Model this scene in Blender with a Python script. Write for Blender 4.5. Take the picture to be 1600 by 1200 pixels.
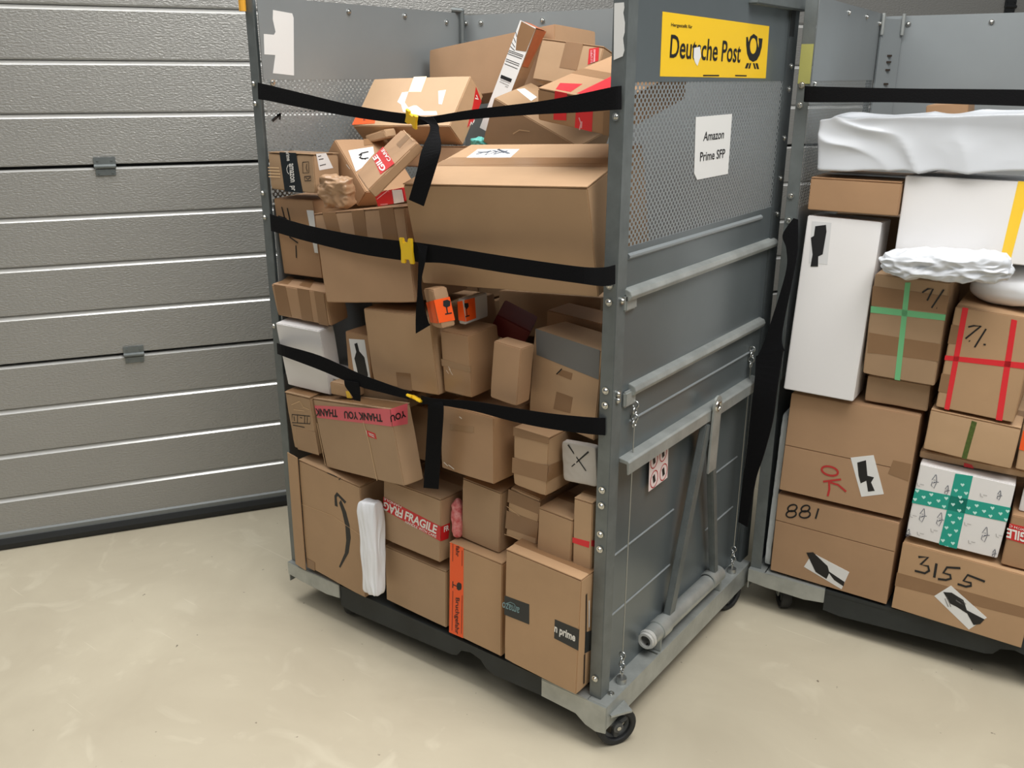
import bpy, bmesh, math, random
from mathutils import Vector, Matrix, Euler, noise

# ------------------------------------------------------------------ camera, world, lights, exposure
for o in list(bpy.data.objects):
    bpy.data.objects.remove(o)
C = bpy.context.scene.collection
SC = bpy.context.scene
CAM = {'loc': [0.9407, -1.6634, 1.6336], 'right': [0.80176, 0.597643, 0.002084], 'up': [-0.193019, 0.255639, 0.947308], 'back': [0.565619, -0.759915, 0.320318], 'lens': 32.043}
cd = bpy.data.cameras.new('camera')
cam = bpy.data.objects.new('camera', cd)
C.objects.link(cam)
r_, u_, b_ = (Vector(CAM[k]) for k in ('right', 'up', 'back'))
cam.matrix_world = Matrix.Translation(CAM['loc']) @ Matrix((r_, u_, b_)).transposed().to_4x4()
cd.sensor_width = 36
cd.sensor_fit = 'HORIZONTAL'
cd.lens = CAM['lens']
cd.clip_start = 0.05
SC.camera = cam

w = bpy.data.worlds.new('world')
SC.world = w
w.use_nodes = True
bg = w.node_tree.nodes['Background']
bg.inputs[0].default_value = (0.92, 0.96, 1.0, 1)
bg.inputs[1].default_value = 0.17


def area(name, loc, target, sx, sy, power, col=(1, 0.97, 0.92)):
    l = bpy.data.lights.new(name, 'AREA')
    l.shape = 'RECTANGLE'
    l.size, l.size_y = sx, sy
    l.energy = power
    l.color = col
    o = bpy.data.objects.new(name, l)
    C.objects.link(o)
    o.location = loc
    o.rotation_euler = (Vector(target) - Vector(loc)).to_track_quat('-Z', 'Y').to_euler()
    return o


area('ceiling_light', (-0.5, -0.05, 3.7), (-0.5, -0.05, 0), 4.8, 1.2, 150, (1, 0.985, 0.96))
area('ceiling_light', (1.9, -0.7, 3.7), (1.9, -0.7, 0), 1.6, 3.2, 105, (1, 0.985, 0.96))
area('ceiling_light', (-2.7, -1.3, 3.7), (-2.7, -1.3, 0), 1.2, 2.6, 34, (1, 0.985, 0.96))  # added lamp, brightens the beads at the door's left end
area('ceiling_light', (-1.4, -2.9, 3.7), (-1.4, -2.9, 0), 3.4, 1.2, 20, (1, 0.985, 0.96))
SC.view_settings.view_transform = 'Standard'
SC.view_settings.look = 'None'
SC.view_settings.gamma = 1
SC.view_settings.use_curve_mapping = False
SC.view_settings.exposure = -0.17

random.seed(7)


# ------------------------------------------------------------------ materials
def lin(c):
    return tuple(((x / 255) / 12.92 if x / 255 <= 0.04045 else ((x / 255 + 0.055) / 1.055) ** 2.4) for x in c) + (1,)


MATS = {}


def mat(name, col, rough=0.6, metal=0.0, var=0.0, vscale=6.0, bump=0.0, bscale=60.0, spec=0.5, col2=None, coat=0.0, stretch=None):
    if name in MATS:
        return MATS[name]
    m = bpy.data.materials.new(name)
    m.use_nodes = True
    nt = m.node_tree
    p = nt.nodes['Principled BSDF']
    p.inputs['Base Color'].default_value = lin(col)
    p.inputs['Roughness'].default_value = rough
    p.inputs['Metallic'].default_value = metal
    p.inputs['Specular IOR Level'].default_value = spec
    p.inputs['Coat Weight'].default_value = coat
    p.inputs['Coat Roughness'].default_value = 0.25
    tc = nt.nodes.new('ShaderNodeTexCoord')
    mp = nt.nodes.new('ShaderNodeMapping')
    nt.links.new(tc.outputs['Object'], mp.inputs['Vector'])
    if stretch:
        mp.inputs['Scale'].default_value = stretch
    if var or col2:
        n = nt.nodes.new('ShaderNodeTexNoise')
        n.inputs['Scale'].default_value = vscale
        n.inputs['Detail'].default_value = 5
        n.inputs['Roughness'].default_value = 0.6
        nt.links.new(mp.outputs[0], n.inputs['Vector'])
        rp = nt.nodes.new('ShaderNodeValToRGB')
        rp.color_ramp.elements[0].position = 0.3
        rp.color_ramp.elements[1].position = 0.7
        if col2:
            a, b = lin(col), lin(col2)
        else:
            a = tuple(x * (1 - var) for x in lin(col)[:3]) + (1,)
            b = tuple(min(1, x * (1 + var)) for x in lin(col)[:3]) + (1,)
        rp.color_ramp.elements[0].color = a
        rp.color_ramp.elements[1].color = b
        nt.links.new(n.outputs['Fac'], rp.inputs['Fac'])
        nt.links.new(rp.outputs[0], p.inputs['Base Color'])
    if bump:
        n2 = nt.nodes.new('ShaderNodeTexNoise')
        n2.inputs['Scale'].default_value = bscale
        n2.inputs['Detail'].default_value = 3
        nt.links.new(mp.outputs[0], n2.inputs['Vector'])
        bp = nt.nodes.new('ShaderNodeBump')
        bp.inputs['Strength'].default_value = bump
        bp.inputs['Distance'].default_value = 0.004
        nt.links.new(n2.outputs['Fac'], bp.inputs['Height'])
        nt.links.new(bp.outputs[0], p.inputs['Normal'])
    MATS[name] = m
    return m


def kraft(i=0, gloss=0):
    cols = [(178, 145, 111), (172, 142, 111), (184, 149, 113), (168, 132, 98), (176, 141, 108), (188, 155, 120), (168, 138, 106)]
    c = cols[i % len(cols)]
    return mat('kraft_board_%d_%d' % (i % len(cols), gloss), c, rough=0.42 if gloss else 0.62, var=0.06, vscale=5, bump=0.12 if not gloss else 0.3,
               bscale=18 if gloss else 30, coat=0.35 if gloss else 0.0)


M = {
    'ink': mat('black_ink', (22, 22, 24), 0.5), 'black': mat('black_label_print', (26, 32, 36), 0.4), 'red': mat('red_tape', (205, 36, 40), 0.35, bump=0.1),
    'redtape': mat('bright_red_tape', (228, 42, 52), 0.4), 'white': mat('white_print', (238, 236, 230), 0.6), 'paper': mat('white_paper', (232, 232, 230), 0.65),
    'paper2': mat('clear_label_film', (214, 214, 214), 0.3), 'orange': mat('orange_warning_film', (250, 92, 28), 0.35, bump=0.15, bscale=25),
    'tape': mat('brown_packing_tape', (146, 112, 80), 0.28, var=0.07, bump=0.15, bscale=20), 'tapeclear': mat('clear_packing_tape', (160, 128, 96), 0.22, var=0.04),
    'rusttape': mat('rust_brown_tape', (186, 104, 66), 0.35, var=0.15, vscale=20), 'cream': mat('cream_tape', (240, 222, 180), 0.3), 'greytape': mat('grey_cloth_tape', (118, 118, 116), 0.5, bump=0.1),
    'pink': mat('pink_printed_tape', (222, 100, 110), 0.35), 'pinkish': mat('pale_pink_print', (238, 170, 176), 0.5), 'crease': mat('board_crease', (218, 184, 142), 0.6),
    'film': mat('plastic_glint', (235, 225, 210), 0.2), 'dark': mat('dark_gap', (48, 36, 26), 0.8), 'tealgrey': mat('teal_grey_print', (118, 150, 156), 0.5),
    'bluegrey': mat('blue_grey_marker', (96, 104, 116), 0.6), 'greyprint': mat('grey_print', (160, 156, 154), 0.6), 'navy': mat('navy_print', (92, 96, 110), 0.6),
    'yellow': mat('yellow_tape', (250, 206, 62), 0.4), 'green': mat('green_tape', (118, 198, 140), 0.45), 'darkgreen': mat('dark_green_tape', (74, 92, 34), 0.4, var=0.3, vscale=120),
    'teal': mat('teal_heart_tape', (0, 158, 140), 0.2, bump=0.2, bscale=14), 'heartwhite': mat('heart_print', (196, 240, 232), 0.35), 'redink': mat('red_marker', (190, 50, 48), 0.6),
    'signyellow': mat('yellow_sign_film', (250, 204, 36), 0.4), 'labelpink': mat('pale_label_film', (240, 222, 220), 0.5),
    'webbing': mat('black_webbing', (15, 15, 17), 0.9, bump=0.2, bscale=260, spec=0.15), 'buckle': mat('yellow_plastic', (246, 204, 40), 0.4),
    'zinc': mat('galvanised_steel', (172, 176, 173), 0.4, 0.5, var=0.16, vscale=14, bump=0.06, bscale=40),
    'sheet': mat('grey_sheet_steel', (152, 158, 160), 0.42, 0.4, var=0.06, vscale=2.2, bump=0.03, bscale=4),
    'sheetdark': mat('shaded_sheet_steel', (116, 124, 127), 0.30, 0.5, var=0.08, vscale=2.5, bump=0.04, bscale=5),  # shaded copy of the sheet steel: right panel's dark reflections painted in
    'post': mat('dull_post_steel', (114, 120, 120), 0.45, 0.4, var=0.14, vscale=18, bump=0.08, bscale=30),
    'rearpost': mat('shaded_post_steel', (84, 90, 92), 0.5, 0.4, var=0.1, vscale=12), 'tubeend': mat('pale_tube_end', (214, 214, 210), 0.35, 0.3),  # rear post: shade of its recess put into the steel colour
    'bolt': mat('bright_zinc', (205, 205, 200), 0.25, 1.0), 'rubber': mat('black_rubber', (36, 37, 38), 0.65, var=0.2, vscale=30), 'hub': mat('grey_wheel_hub', (84, 86, 86), 0.5),
    'deck': mat('black_deck_steel', (48, 52, 52), 0.6, 0.2, var=0.2, vscale=10), 'wire': mat('steel_wire', (170, 172, 170), 0.35, 0.9),
    'polywhite': mat('white_polythene', (236, 238, 242), 0.28, bump=0.25, bscale=10), 'polysilver': mat('silver_polythene', (214, 218, 224), 0.24, bump=0.2, bscale=9),
    'whitecard': mat('white_coated_board', (232, 230, 229), 0.5), 'kraftpaper': mat('kraft_paper_bag', (170, 136, 104), 0.3, var=0.1, bump=0.4, bscale=30),
    'pinkfoil': mat('red_speckled_wrap', (200, 60, 66), 0.35, col2=(236, 168, 164), vscale=70, bump=0.5, bscale=40), 'turq': mat('turquoise_film', (110, 206, 198), 0.25),
    'redbox': mat('dark_red_board', (120, 40, 38), 0.55, var=0.1), 'redprint': mat('red_printed_board', (176, 34, 40), 0.4), 'olive': mat('olive_yellow_sticker', (168, 166, 96), 0.5, var=0.08),
    'bubble': mat('bubble_film', (206, 212, 214), 0.22, bump=0.8, bscale=45), 'greycard': mat('grey_board', (196, 190, 182), 0.6),
    'doordark': mat('door_gap_black', (30, 30, 30), 0.7), 'seal': mat('rubber_door_seal', (34, 36, 37), 0.6), 'channel': mat('door_bottom_channel', (128, 132, 132), 0.5, 0.3),
}
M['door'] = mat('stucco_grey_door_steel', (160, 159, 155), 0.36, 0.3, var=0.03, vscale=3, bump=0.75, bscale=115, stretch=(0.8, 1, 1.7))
M['doorlip'] = mat('door_steel_painted_highlight', (232, 232, 229), 0.24, 0.3)  # same door steel, whitened: the bead highlight is put into the colour
FLOOR = bpy.data.materials.new('sealed_concrete_floor')


def floor_mat():
    m = FLOOR
    m.use_nodes = True
    nt = m.node_tree
    N, L = nt.nodes, nt.links
    p = N['Principled BSDF']
    tc = N.new('ShaderNodeTexCoord')
    def noi(scale, detail=6, rough=0.55, dist=0.0):
        n = N.new('ShaderNodeTexNoise')
        n.inputs['Scale'].default_value = scale
        n.inputs['Detail'].default_value = detail
        n.inputs['Roughness'].default_value = rough
        n.inputs['Distortion'].default_value = dist
        L.new(tc.outputs['Object'], n.inputs['Vector'])
        return n
    def ramp(src, p0, c0, p1, c1):
        r = N.new('ShaderNodeValToRGB')
        r.color_ramp.elements[0].position, r.color_ramp.elements[1].position = p0, p1
        r.color_ramp.elements[0].color, r.color_ramp.elements[1].color = c0, c1
        L.new(src, r.inputs['Fac'])
        return r
    def mix(a, b, fac, mode='MIX'):
        x = N.new('ShaderNodeMix')
        x.data_type = 'RGBA'
        x.blend_type = mode
        if isinstance(fac, float):
            x.inputs[0].default_value = fac
        else:
            L.new(fac, x.inputs[0])
        L.new(a, x.inputs[6])
        if isinstance(b, tuple):
            x.inputs[7].default_value = b
        else:
            L.new(b, x.inputs[7])
        return x.outputs[2]
    base = ramp(noi(1.6, 7, 0.6, 0.6).outputs['Fac'], 0.3, lin((186, 176, 154)), 0.72, lin((204, 195, 172)))
    spot = ramp(noi(38, 2, 0.5).outputs['Fac'], 0.22, (1, 1, 1, 1), 0.26, (0, 0, 0, 1))
    patch = ramp(noi(5.5, 3, 0.5, 1.5).outputs['Fac'], 0.6, (0, 0, 0, 1), 0.9, (1, 1, 1, 1))
    scr = N.new('ShaderNodeTexNoise')
    mp = N.new('ShaderNodeMapping')
    mp.inputs['Scale'].default_value = (1.2, 26, 1)
    mp.inputs['Rotation'].default_value = (0, 0, 0.7)
    L.new(tc.outputs['Object'], mp.inputs[0])
    L.new(mp.outputs[0], scr.inputs['Vector'])
    scr.inputs['Scale'].default_value = 2.0
    scr.inputs['Detail'].default_value = 2
    sc = ramp(scr.outputs['Fac'], 0.70, (0, 0, 0, 1), 0.74, (1, 1, 1, 1))
    c = mix(base.outputs[0], lin((214, 206, 184)), patch.outputs[0])
    f = N.new('ShaderNodeMath')
    f.operation = 'MULTIPLY'
    f.inputs[1].default_value = 0.35
    L.new(sc.outputs[0], f.inputs[0])
    c = mix(c, lin((222, 214, 194)), f.outputs[0])
    c = mix(c, lin((120, 110, 94)), spot.outputs[0])
    L.new(c, p.inputs['Base Color'])
    p.inputs['Roughness'].default_value = 0.45
    p.inputs['Specular IOR Level'].default_value = 0.35
    b = N.new('ShaderNodeBump')
    b.inputs['Strength'].default_value = 0.05
    L.new(noi(14, 4).outputs['Fac'], b.inputs['Height'])
    L.new(b.outputs[0], p.inputs['Normal'])
    return m


def mesh_mat():
    m = bpy.data.materials.new('perforated_sheet_steel')
    m.use_nodes = True
    nt = m.node_tree
    N, L = nt.nodes, nt.links
    p = N['Principled BSDF']
    p.inputs['Base Color'].default_value = lin((150, 156, 158))
    p.inputs['Metallic'].default_value = 0.4
    p.inputs['Roughness'].default_value = 0.45
    tc = N.new('ShaderNodeTexCoord')
    sx = N.new('ShaderNodeSeparateXYZ')
    L.new(tc.outputs['Object'], sx.inputs[0])
    def mth(op, a, b=None):
        n = N.new('ShaderNodeMath')
        n.operation = op
        for i, v in enumerate((a, b)):
            if v is None:
                continue
            if isinstance(v, (int, float)):
                n.inputs[i].default_value = v
            else:
                L.new(v, n.inputs[i])
        return n.outputs[0]
    PY, PZ, RR = 0.0165, 0.0085, 0.0042
    v = mth('DIVIDE', sx.outputs['Z'], PZ)
    row = mth('FLOOR', v)
    odd = mth('MULTIPLY', mth('MODULO', row, 2.0), 0.5)
    uu = mth('ADD', mth('DIVIDE', sx.outputs['Y'], PY), odd)
    fu = mth('MULTIPLY', mth('SUBTRACT', mth('FRACT', uu), 0.5), PY)
    fv = mth('MULTIPLY', mth('SUBTRACT', mth('FRACT', v), 0.5), PZ)
    d = mth('ADD', mth('MULTIPLY', fu, fu), mth('MULTIPLY', fv, fv))
    solid = mth('GREATER_THAN', d, RR * RR)
    L.new(solid, p.inputs['Alpha'])
    return m


M['mesh'] = mesh_mat()
floor_mat()


# ------------------------------------------------------------------ helpers
class MB:
    """collects simple solids, then links them as ONE mesh object"""
    def __init__(s):
        s.v, s.f = [], []

    def add(s, vs, fs):
        n = len(s.v)
        s.v += [tuple(x) for x in vs]
        s.f += [tuple(i + n for i in f) for f in fs]
        return s

    def box(s, x0, x1, y0, y1, z0, z1):
        v = [(x, y, z) for z in (z0, z1) for y in (y0, y1) for x in (x0, x1)]
        return s.add(v, [(0, 2, 3, 1), (4, 5, 7, 6), (0, 1, 5, 4), (2, 6, 7, 3), (0, 4, 6, 2), (1, 3, 7, 5)])

    def prism(s, poly, axis, a, b):
        def P(p, t):
            return {'x': (t, p[0], p[1]), 'y': (p[0], t, p[1]), 'z': (p[0], p[1], t)}[axis]
        n = len(poly)
        v = [P(p, a) for p in poly] + [P(p, b) for p in poly]
        return s.add(v, [tuple(range(n)), tuple(range(2 * n - 1, n - 1, -1))] + [(i, i + n, (i + 1) % n + n, (i + 1) % n) for i in range(n)])

    def cyl(s, p0, p1, r0, r1=None, n=12, cap=True):
        p0, p1 = Vector(p0), Vector(p1)
        r1 = r0 if r1 is None else r1
        z = (p1 - p0).normalized()
        x = z.orthogonal().normalized()
        y = z.cross(x)
        v = []
        for p, r in ((p0, r0), (p1, r1)):
            v += [p + (x * math.cos(2 * math.pi * i / n) + y * math.sin(2 * math.pi * i / n)) * r for i in range(n)]
        f = [(i, (i + 1) % n, (i + 1) % n + n, i + n) for i in range(n)]
        if cap:
            f += [tuple(range(n - 1, -1, -1)), tuple(range(n, 2 * n))]
        return s.add(v, f)

    def ring(s, p0, p1, r, ri, n=20):
        """hollow tube"""
        p0, p1 = Vector(p0), Vector(p1)
        z = (p1 - p0).normalized()
        x = z.orthogonal().normalized()
        y = z.cross(x)
        v = []
        for p, rr in ((p0, r), (p1, r), (p1, ri), (p0, ri)):
            v += [p + (x * math.cos(2 * math.pi * i / n) + y * math.sin(2 * math.pi * i / n)) * rr for i in range(n)]
        f = []
        for k in range(4):
            a, b = k * n, ((k + 1) % 4) * n
            f += [(a + i, a + (i + 1) % n, b + (i + 1) % n, b + i) for i in range(n)]
        return s.add(v, f)

    def torus(s, c, axis, R, r, n=24, m=8):
        z = Vector(axis).normalized()
        x = z.orthogonal().normalized()
        y = z.cross(x)
        v, f = [], []
        for i in range(n):
            a = 2 * math.pi * i / n
            d = x * math.cos(a) + y * math.sin(a)
            for j in range(m):
                b = 2 * math.pi * j / m
                v.append(Vector(c) + d * (R + r * math.cos(b)) + z * r * math.sin(b))
        for i in range(n):
            for j in range(m):
                f.append((i * m + j, ((i + 1) % n) * m + j, ((i + 1) % n) * m + (j + 1) % m, i * m + (j + 1) % m))
        return s.add(v, f)

    def sphere(s, c, r, sz=1.0, n=8):
        v, f = [], []
        for i in range(n // 2 + 1):
            t = math.pi * i / (n // 2)
            for j in range(n):
                a = 2 * math.pi * j / n
                v.append((c[0] + r * math.sin(t) * math.cos(a), c[1] + r * math.sin(t) * math.sin(a), c[2] + r * sz * math.cos(t)))
        for i in range(n // 2):
            for j in range(n):
                f.append((i * n + j, (i + 1) * n + j, (i + 1) * n + (j + 1) % n, i * n + (j + 1) % n))
        return s.add(v, f)

    def build(s, name, m, parent=None, bevel=0.0, smooth=False):
        me = bpy.data.meshes.new(name)
        me.from_pydata(s.v, [], s.f)
        bm = bmesh.new()
        bm.from_mesh(me)
        bmesh.ops.recalc_face_normals(bm, faces=bm.faces)
        if bevel:
            bmesh.ops.bevel(bm, geom=[e for e in bm.edges if e.calc_face_angle(0) > 0.5], offset=bevel, segments=2, affect='EDGES', clamp_overlap=True)
        bm.to_mesh(me)
        bm.free()
        if smooth:
            me.polygons.foreach_set('use_smooth', [True] * len(me.polygons))
            me.set_sharp_from_angle(angle=0.7)
        return link(name, me, m, parent)


def link(name, me, m, parent=None):
    me.materials.clear()
    me.materials.append(m)
    o = bpy.data.objects.new(name, me)
    C.objects.link(o)
    o.parent = parent
    return o


def tag(o, label=None, cat=None, group=None, kind=None):
    for k, v in (('label', label), ('category', cat), ('group', group), ('kind', kind)):
        if v:
            o[k] = v
    return o


def empty(name, loc=(0, 0, 0), rz=0.0):
    o = bpy.data.objects.new(name, None)
    C.objects.link(o)
    o.location = loc
    o.rotation_euler = (0, 0, rz)
    return o


BOX = {
    'smile': ([-0.9576, 0.1239, 0.3449], [0.0253, 0.0397, -0.034], [0.2728, 0.277, 0.3763]),
    'under_fragile': ([-0.6414, 0.15, 0.2502], [-0.0141, 0.0128, -0.0083], [0.2353, 0.297, 0.1812]),
    'fragile': ([-0.6398, 0.1248, 0.4582], [-0.051, 0.001, -0.0259], [0.2196, 0.257, 0.1889]),
    'orange_tape': ([-0.4169, 0.146, 0.2941], [-0.0063, 0.0123, -0.0146], [0.1844, 0.297, 0.2835]),
    'over_orange': ([-0.4209, 0.17, 0.5305], [-0.0008, 0.0453, -0.0168], [0.1316, 0.277, 0.1802]),
    'prime': ([-0.1836, 0.03, 0.3311], [0.0078, 0.0251, -0.0182], [0.2301, 0.117, 0.3336]),
    'crumpled': ([-0.2929, 0.14, 0.5576], [-0.0264, 0.078, -0.0155], [0.1004, 0.197, 0.1445]),
    'brown_small': ([-0.1792, 0.12, 0.5539], [-0.0076, 0.0344, -0.0227], [0.1028, 0.197, 0.1196]),
    'tall_red': ([-0.1002, 0.08, 0.5775], [-0.0029, -0.0057, 0.0025], [0.0536, 0.117, 0.1922]),
    'glossy': ([-0.4267, 0.1149, 0.7458], [-0.021, -0.0195, -0.0325], [0.1796, 0.257, 0.179]),
    'taped': ([-0.2421, 0.09, 0.7407], [-0.0202, 0.0206, -0.0132], [0.1056, 0.177, 0.1553]),
    'behind_thanks': ([-0.7015, 0.175, 0.6759], [-0.0345, 0.0268, 0.0101], [0.0687, 0.147, 0.1616]),
    'thanks': ([-0.803, -0.0055, 0.6745], [0.0356, -0.1788, -0.1774], [0.3926, 0.067, 0.2135]),
    'print_left': ([-1.0703, 0.0249, 0.6559], [0.0753, -0.0455, -0.0085], [0.1138, 0.067, 0.1837]),
    'white_box': ([-1.0562, 0.0298, 0.8579], [0.1244, -0.0204, 0.0307], [0.1815, 0.057, 0.1984]),
    'stripes_left': ([-1.0481, 0.0354, 1.022], [0.1503, -0.0249, 0.0008], [0.2288, 0.0685, 0.0989]),
    'label_box': ([-0.8448, 0.12, 0.8952], [0.0142, -0.0243, 0.0067], [0.0931, 0.197, 0.1378]),
    'centre_big': ([-0.6517, 0.1197, 0.9592], [0.0564, -0.0624, -0.0336], [0.2456, 0.257, 0.2104]),
    'tape_mid': ([-0.4731, 0.0599, 0.9505], [0.0414, -0.0182, -0.0161], [0.095, 0.117, 0.1647]),
    'narrow_mid': ([-0.32, 0.03, 0.953], [-0.0208, 0.0779, 0.0106], [0.0825, 0.057, 0.1471]),
    'right_mid': ([-0.1884, 0.1295, 0.9329], [-0.0186, 0.0645, -0.1298], [0.2134, 0.117, 0.223]),
    'flap_box': ([-0.2612, 0.2599, 1.0104], [0.0264, 0.0506, -0.0413], [0.1701, 0.097, 0.1044]),
    'dark_inner': ([-0.4197, 0.4194, 1.0051], [-0.1061, -0.0687, 0.0223], [0.3292, 0.197, 0.122]),
    'orange_fragile': ([-0.4853, -0.0442, 1.1034], [0.1723, -0.1959, -0.672], [0.1323, 0.037, 0.0959]),
    'white_fragile': ([-0.4714, 0.0696, 1.0806], [0.0079, -0.0286, 0.0439], [0.0219, 0.0964, 0.0638]),
    'dark_red': ([-0.4451, 0.2057, 1.0142], [0.3548, 0.4534, 0.5074], [0.0987, 0.077, 0.0623]),
    'big_top': ([-0.3537, 0.1471, 1.3135], [0.2202, -0.0413, 0.1305], [0.4784, 0.3221, 0.255]),
    'striped': ([-0.7678, 0.0899, 1.1858], [-0.0296, -0.139, 0.0358], [0.3225, 0.217, 0.2401]),
    'left_under': ([-1.077, 0.1548, 1.2046], [0.0473, -0.0353, 0.0258], [0.1613, 0.247, 0.2172]),
    'black_tape': ([-1.0598, 0.06, 1.3816], [-0.0304, -0.0137, 0.0323], [0.1805, 0.097, 0.1032]),
    'address': ([-0.9377, 0.2021, 1.377], [-0.0591, 0.7436, -0.1872], [0.1954, 0.1835, 0.0607]),
    'tilted_fragile': ([-0.6258, -0.0515, 1.4376], [-1.4727, -0.7397, 0.8512], [0.1577, 0.027, 0.2162]),
    'red_white': ([-0.7396, 0.1099, 1.3378], [0.0465, -0.203, -0.0046], [0.1001, 0.097, 0.0344]),
    'upper_tilt': ([-0.9179, 0.3728, 1.5367], [-0.7169, -0.0248, 0.1021], [0.3447, 0.0844, 0.1737]),
    'upper_low': ([-0.8478, 0.3749, 1.4125], [-0.0649, -0.0416, 0.0275], [0.2892, 0.107, 0.0585]),
    'long_back': ([-0.8237, 0.6823, 1.6538], [-0.0899, -0.1007, -0.1987], [0.5737, 0.1658, 0.1599]),
    'tall_white': ([-0.6706, 0.5009, 1.622], [-0.1074, 0.3835, 0.0648], [0.0528, 0.0595, 0.3067]),
    'sticker': ([-0.3845, 0.4263, 1.6386], [-0.2603, 0.125, 0.0566], [0.1777, 0.197, 0.1021]),
    'red_tapes': ([-0.175, 0.2217, 1.5957], [0.239, 0.1441, 0.0016], [0.2036, 0.3092, 0.0727]),
    'triangle': ([-0.5291, 0.4696, 1.4796], [0.2395, 0.4391, 0.1349], [0.2788, 0.1807, 0.1346]),
    'side_mini': ([-0.8874, 0.013, 0.7972], [0.022, -0.0577, 0.016], [0.0897, 0.047, 0.0372]),
    'mid_mini': ([-0.7687, 0.075, 0.7873], [0.029, -0.0406, 0.0055], [0.1846, 0.077, 0.0331]),
    'white_mini': ([-0.9457, 0.055, 0.8192], [0.0084, -0.0273, 0.0084], [0.0795, 0.047, 0.0328]),
    'printed_mini': ([-0.9563, 0.26, 1.4715], [0.0444, -0.2572, 0.0198], [0.0774, 0.047, 0.0239]),
    'bag_mailer': ([-0.7605, -0.0438, 0.3575], [-0.1278, -0.0885, 0.1225], [0.0638, 0.045, 0.2773]),
    'bag_x': ([-0.1272, 0.05, 0.7544], [0.0181, -0.0671, 0.0311], [0.0942, 0.02, 0.1024]),
    'bag_pink': ([-0.5072, 0.0369, 0.497], [-0.2489, -0.1593, 0.1301], [0.0311, 0.035, 0.1085]),
    'bag_kraft': ([-0.8914, 0.0174, 1.3436], [0.1049, -0.0658, -0.0378], [0.118, 0.045, 0.0855]),
    'bag_turq': ([-0.7137, 0.4, 1.4555], [-0.0236, -0.0394, 0.0023], [0.0436, 0.04, 0.0302]),
    'bag_silver': ([0.4509, 0.8421, 1.179], [0.0505, -0.0676, 0.0242], [0.3118, 0.1, 0.0722]),
    'bag_white': ([0.6284, 1.0237, 1.1183], [0.1006, -0.1161, -0.188], [0.2729, 0.2, 0.0906]),
    'bag_bubble': ([0.0512, 1.0148, 0.4081], [-0.0046, 0.0183, 0.0841], [0.0198, 0.25, 0.5192]),
    'silver_long': ([0.3459, 1.0091, 1.4717], [-0.0069, -0.0539, 0.0809], [0.5417, 0.247, 0.1352]),
    'flat_brown': ([0.1809, 1.0205, 1.3272], [-0.01, 0.0012, 0.0884], [0.2344, 0.297, 0.0887]),
    'white_tall': ([0.1642, 0.9386, 1.0112], [-0.071, 0.0189, 0.106], [0.1959, 0.157, 0.5021]),
    'white_yellow': ([0.4813, 1.0553, 1.2824], [-0.0363, -0.0011, 0.0619], [0.3553, 0.297, 0.2035]),
    'green_tape': ([0.366, 0.9756, 0.9883], [0.0286, 0.0046, 0.0425], [0.1891, 0.197, 0.2865]),
    'under_green': ([0.3576, 1.0402, 0.7949], [0.015, -0.0063, 0.0603], [0.1674, 0.247, 0.0781]),
    'red_tape': ([0.5668, 1.0174, 0.9222], [0.0038, 0.0344, 0.0593], [0.1908, 0.247, 0.2812]),
    'green_strip': ([0.5622, 1.017, 0.7118], [-0.0062, 0.0434, 0.0806], [0.2202, 0.247, 0.1195]),
    'red_arrow': ([0.567, 1.0576, 0.6268], [-0.0005, 0.0048, 0.0934], [0.263, 0.247, 0.0217]),
    'orange_edge': ([0.7334, 1.0413, 0.7169], [0.0009, -0.0045, 0.0757], [0.1136, 0.247, 0.1369]),
    'hearts': ([0.5586, 1.0217, 0.4972], [0.0078, 0.0423, 0.1208], [0.2376, 0.247, 0.2261]),
    'fragile_edge': ([0.7632, 1.0437, 0.4412], [0.0056, 0.0314, 0.1158], [0.1594, 0.247, 0.1514]),
    'white_edge': ([0.772, 1.0495, 0.5494], [-0.0011, 0.0279, 0.062], [0.1351, 0.197, 0.0631]),
    'ok_box': ([0.2466, 1.0259, 0.5886], [-0.0197, 0.0149, 0.0983], [0.355, 0.297, 0.3111]),
    'n881': ([0.2461, 1.0258, 0.2875], [0.0173, 0.0043, 0.0463], [0.3526, 0.297, 0.2686]),
    'n3155': ([0.6104, 1.038, 0.2545], [0.0013, 0.0163, 0.0395], [0.3427, 0.297, 0.2168]),
    'back_brown': ([0.2939, 1.4062, 1.4987], [0.0164, -0.07, 0.0765], [0.1144, 0.147, 0.1196]),
    'panel': ([-0.5, 0.5, 1.0], [0, 0, 0], [0.94, 2.0, 3.0]),
    'low': ([-0.5, 0.5, 1.0], [0, 0, 0], [0.93, 2.0, 3.0]),
    'left': ([-1.666, 0.5, 1.0], [0, 0, 0], [1.0, 2.0, 3.0]),
    'post': ([-0.045, 0.5128, 1.0], [0, 0, 0], [0.034, 1.0, 3.0]),
}
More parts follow.
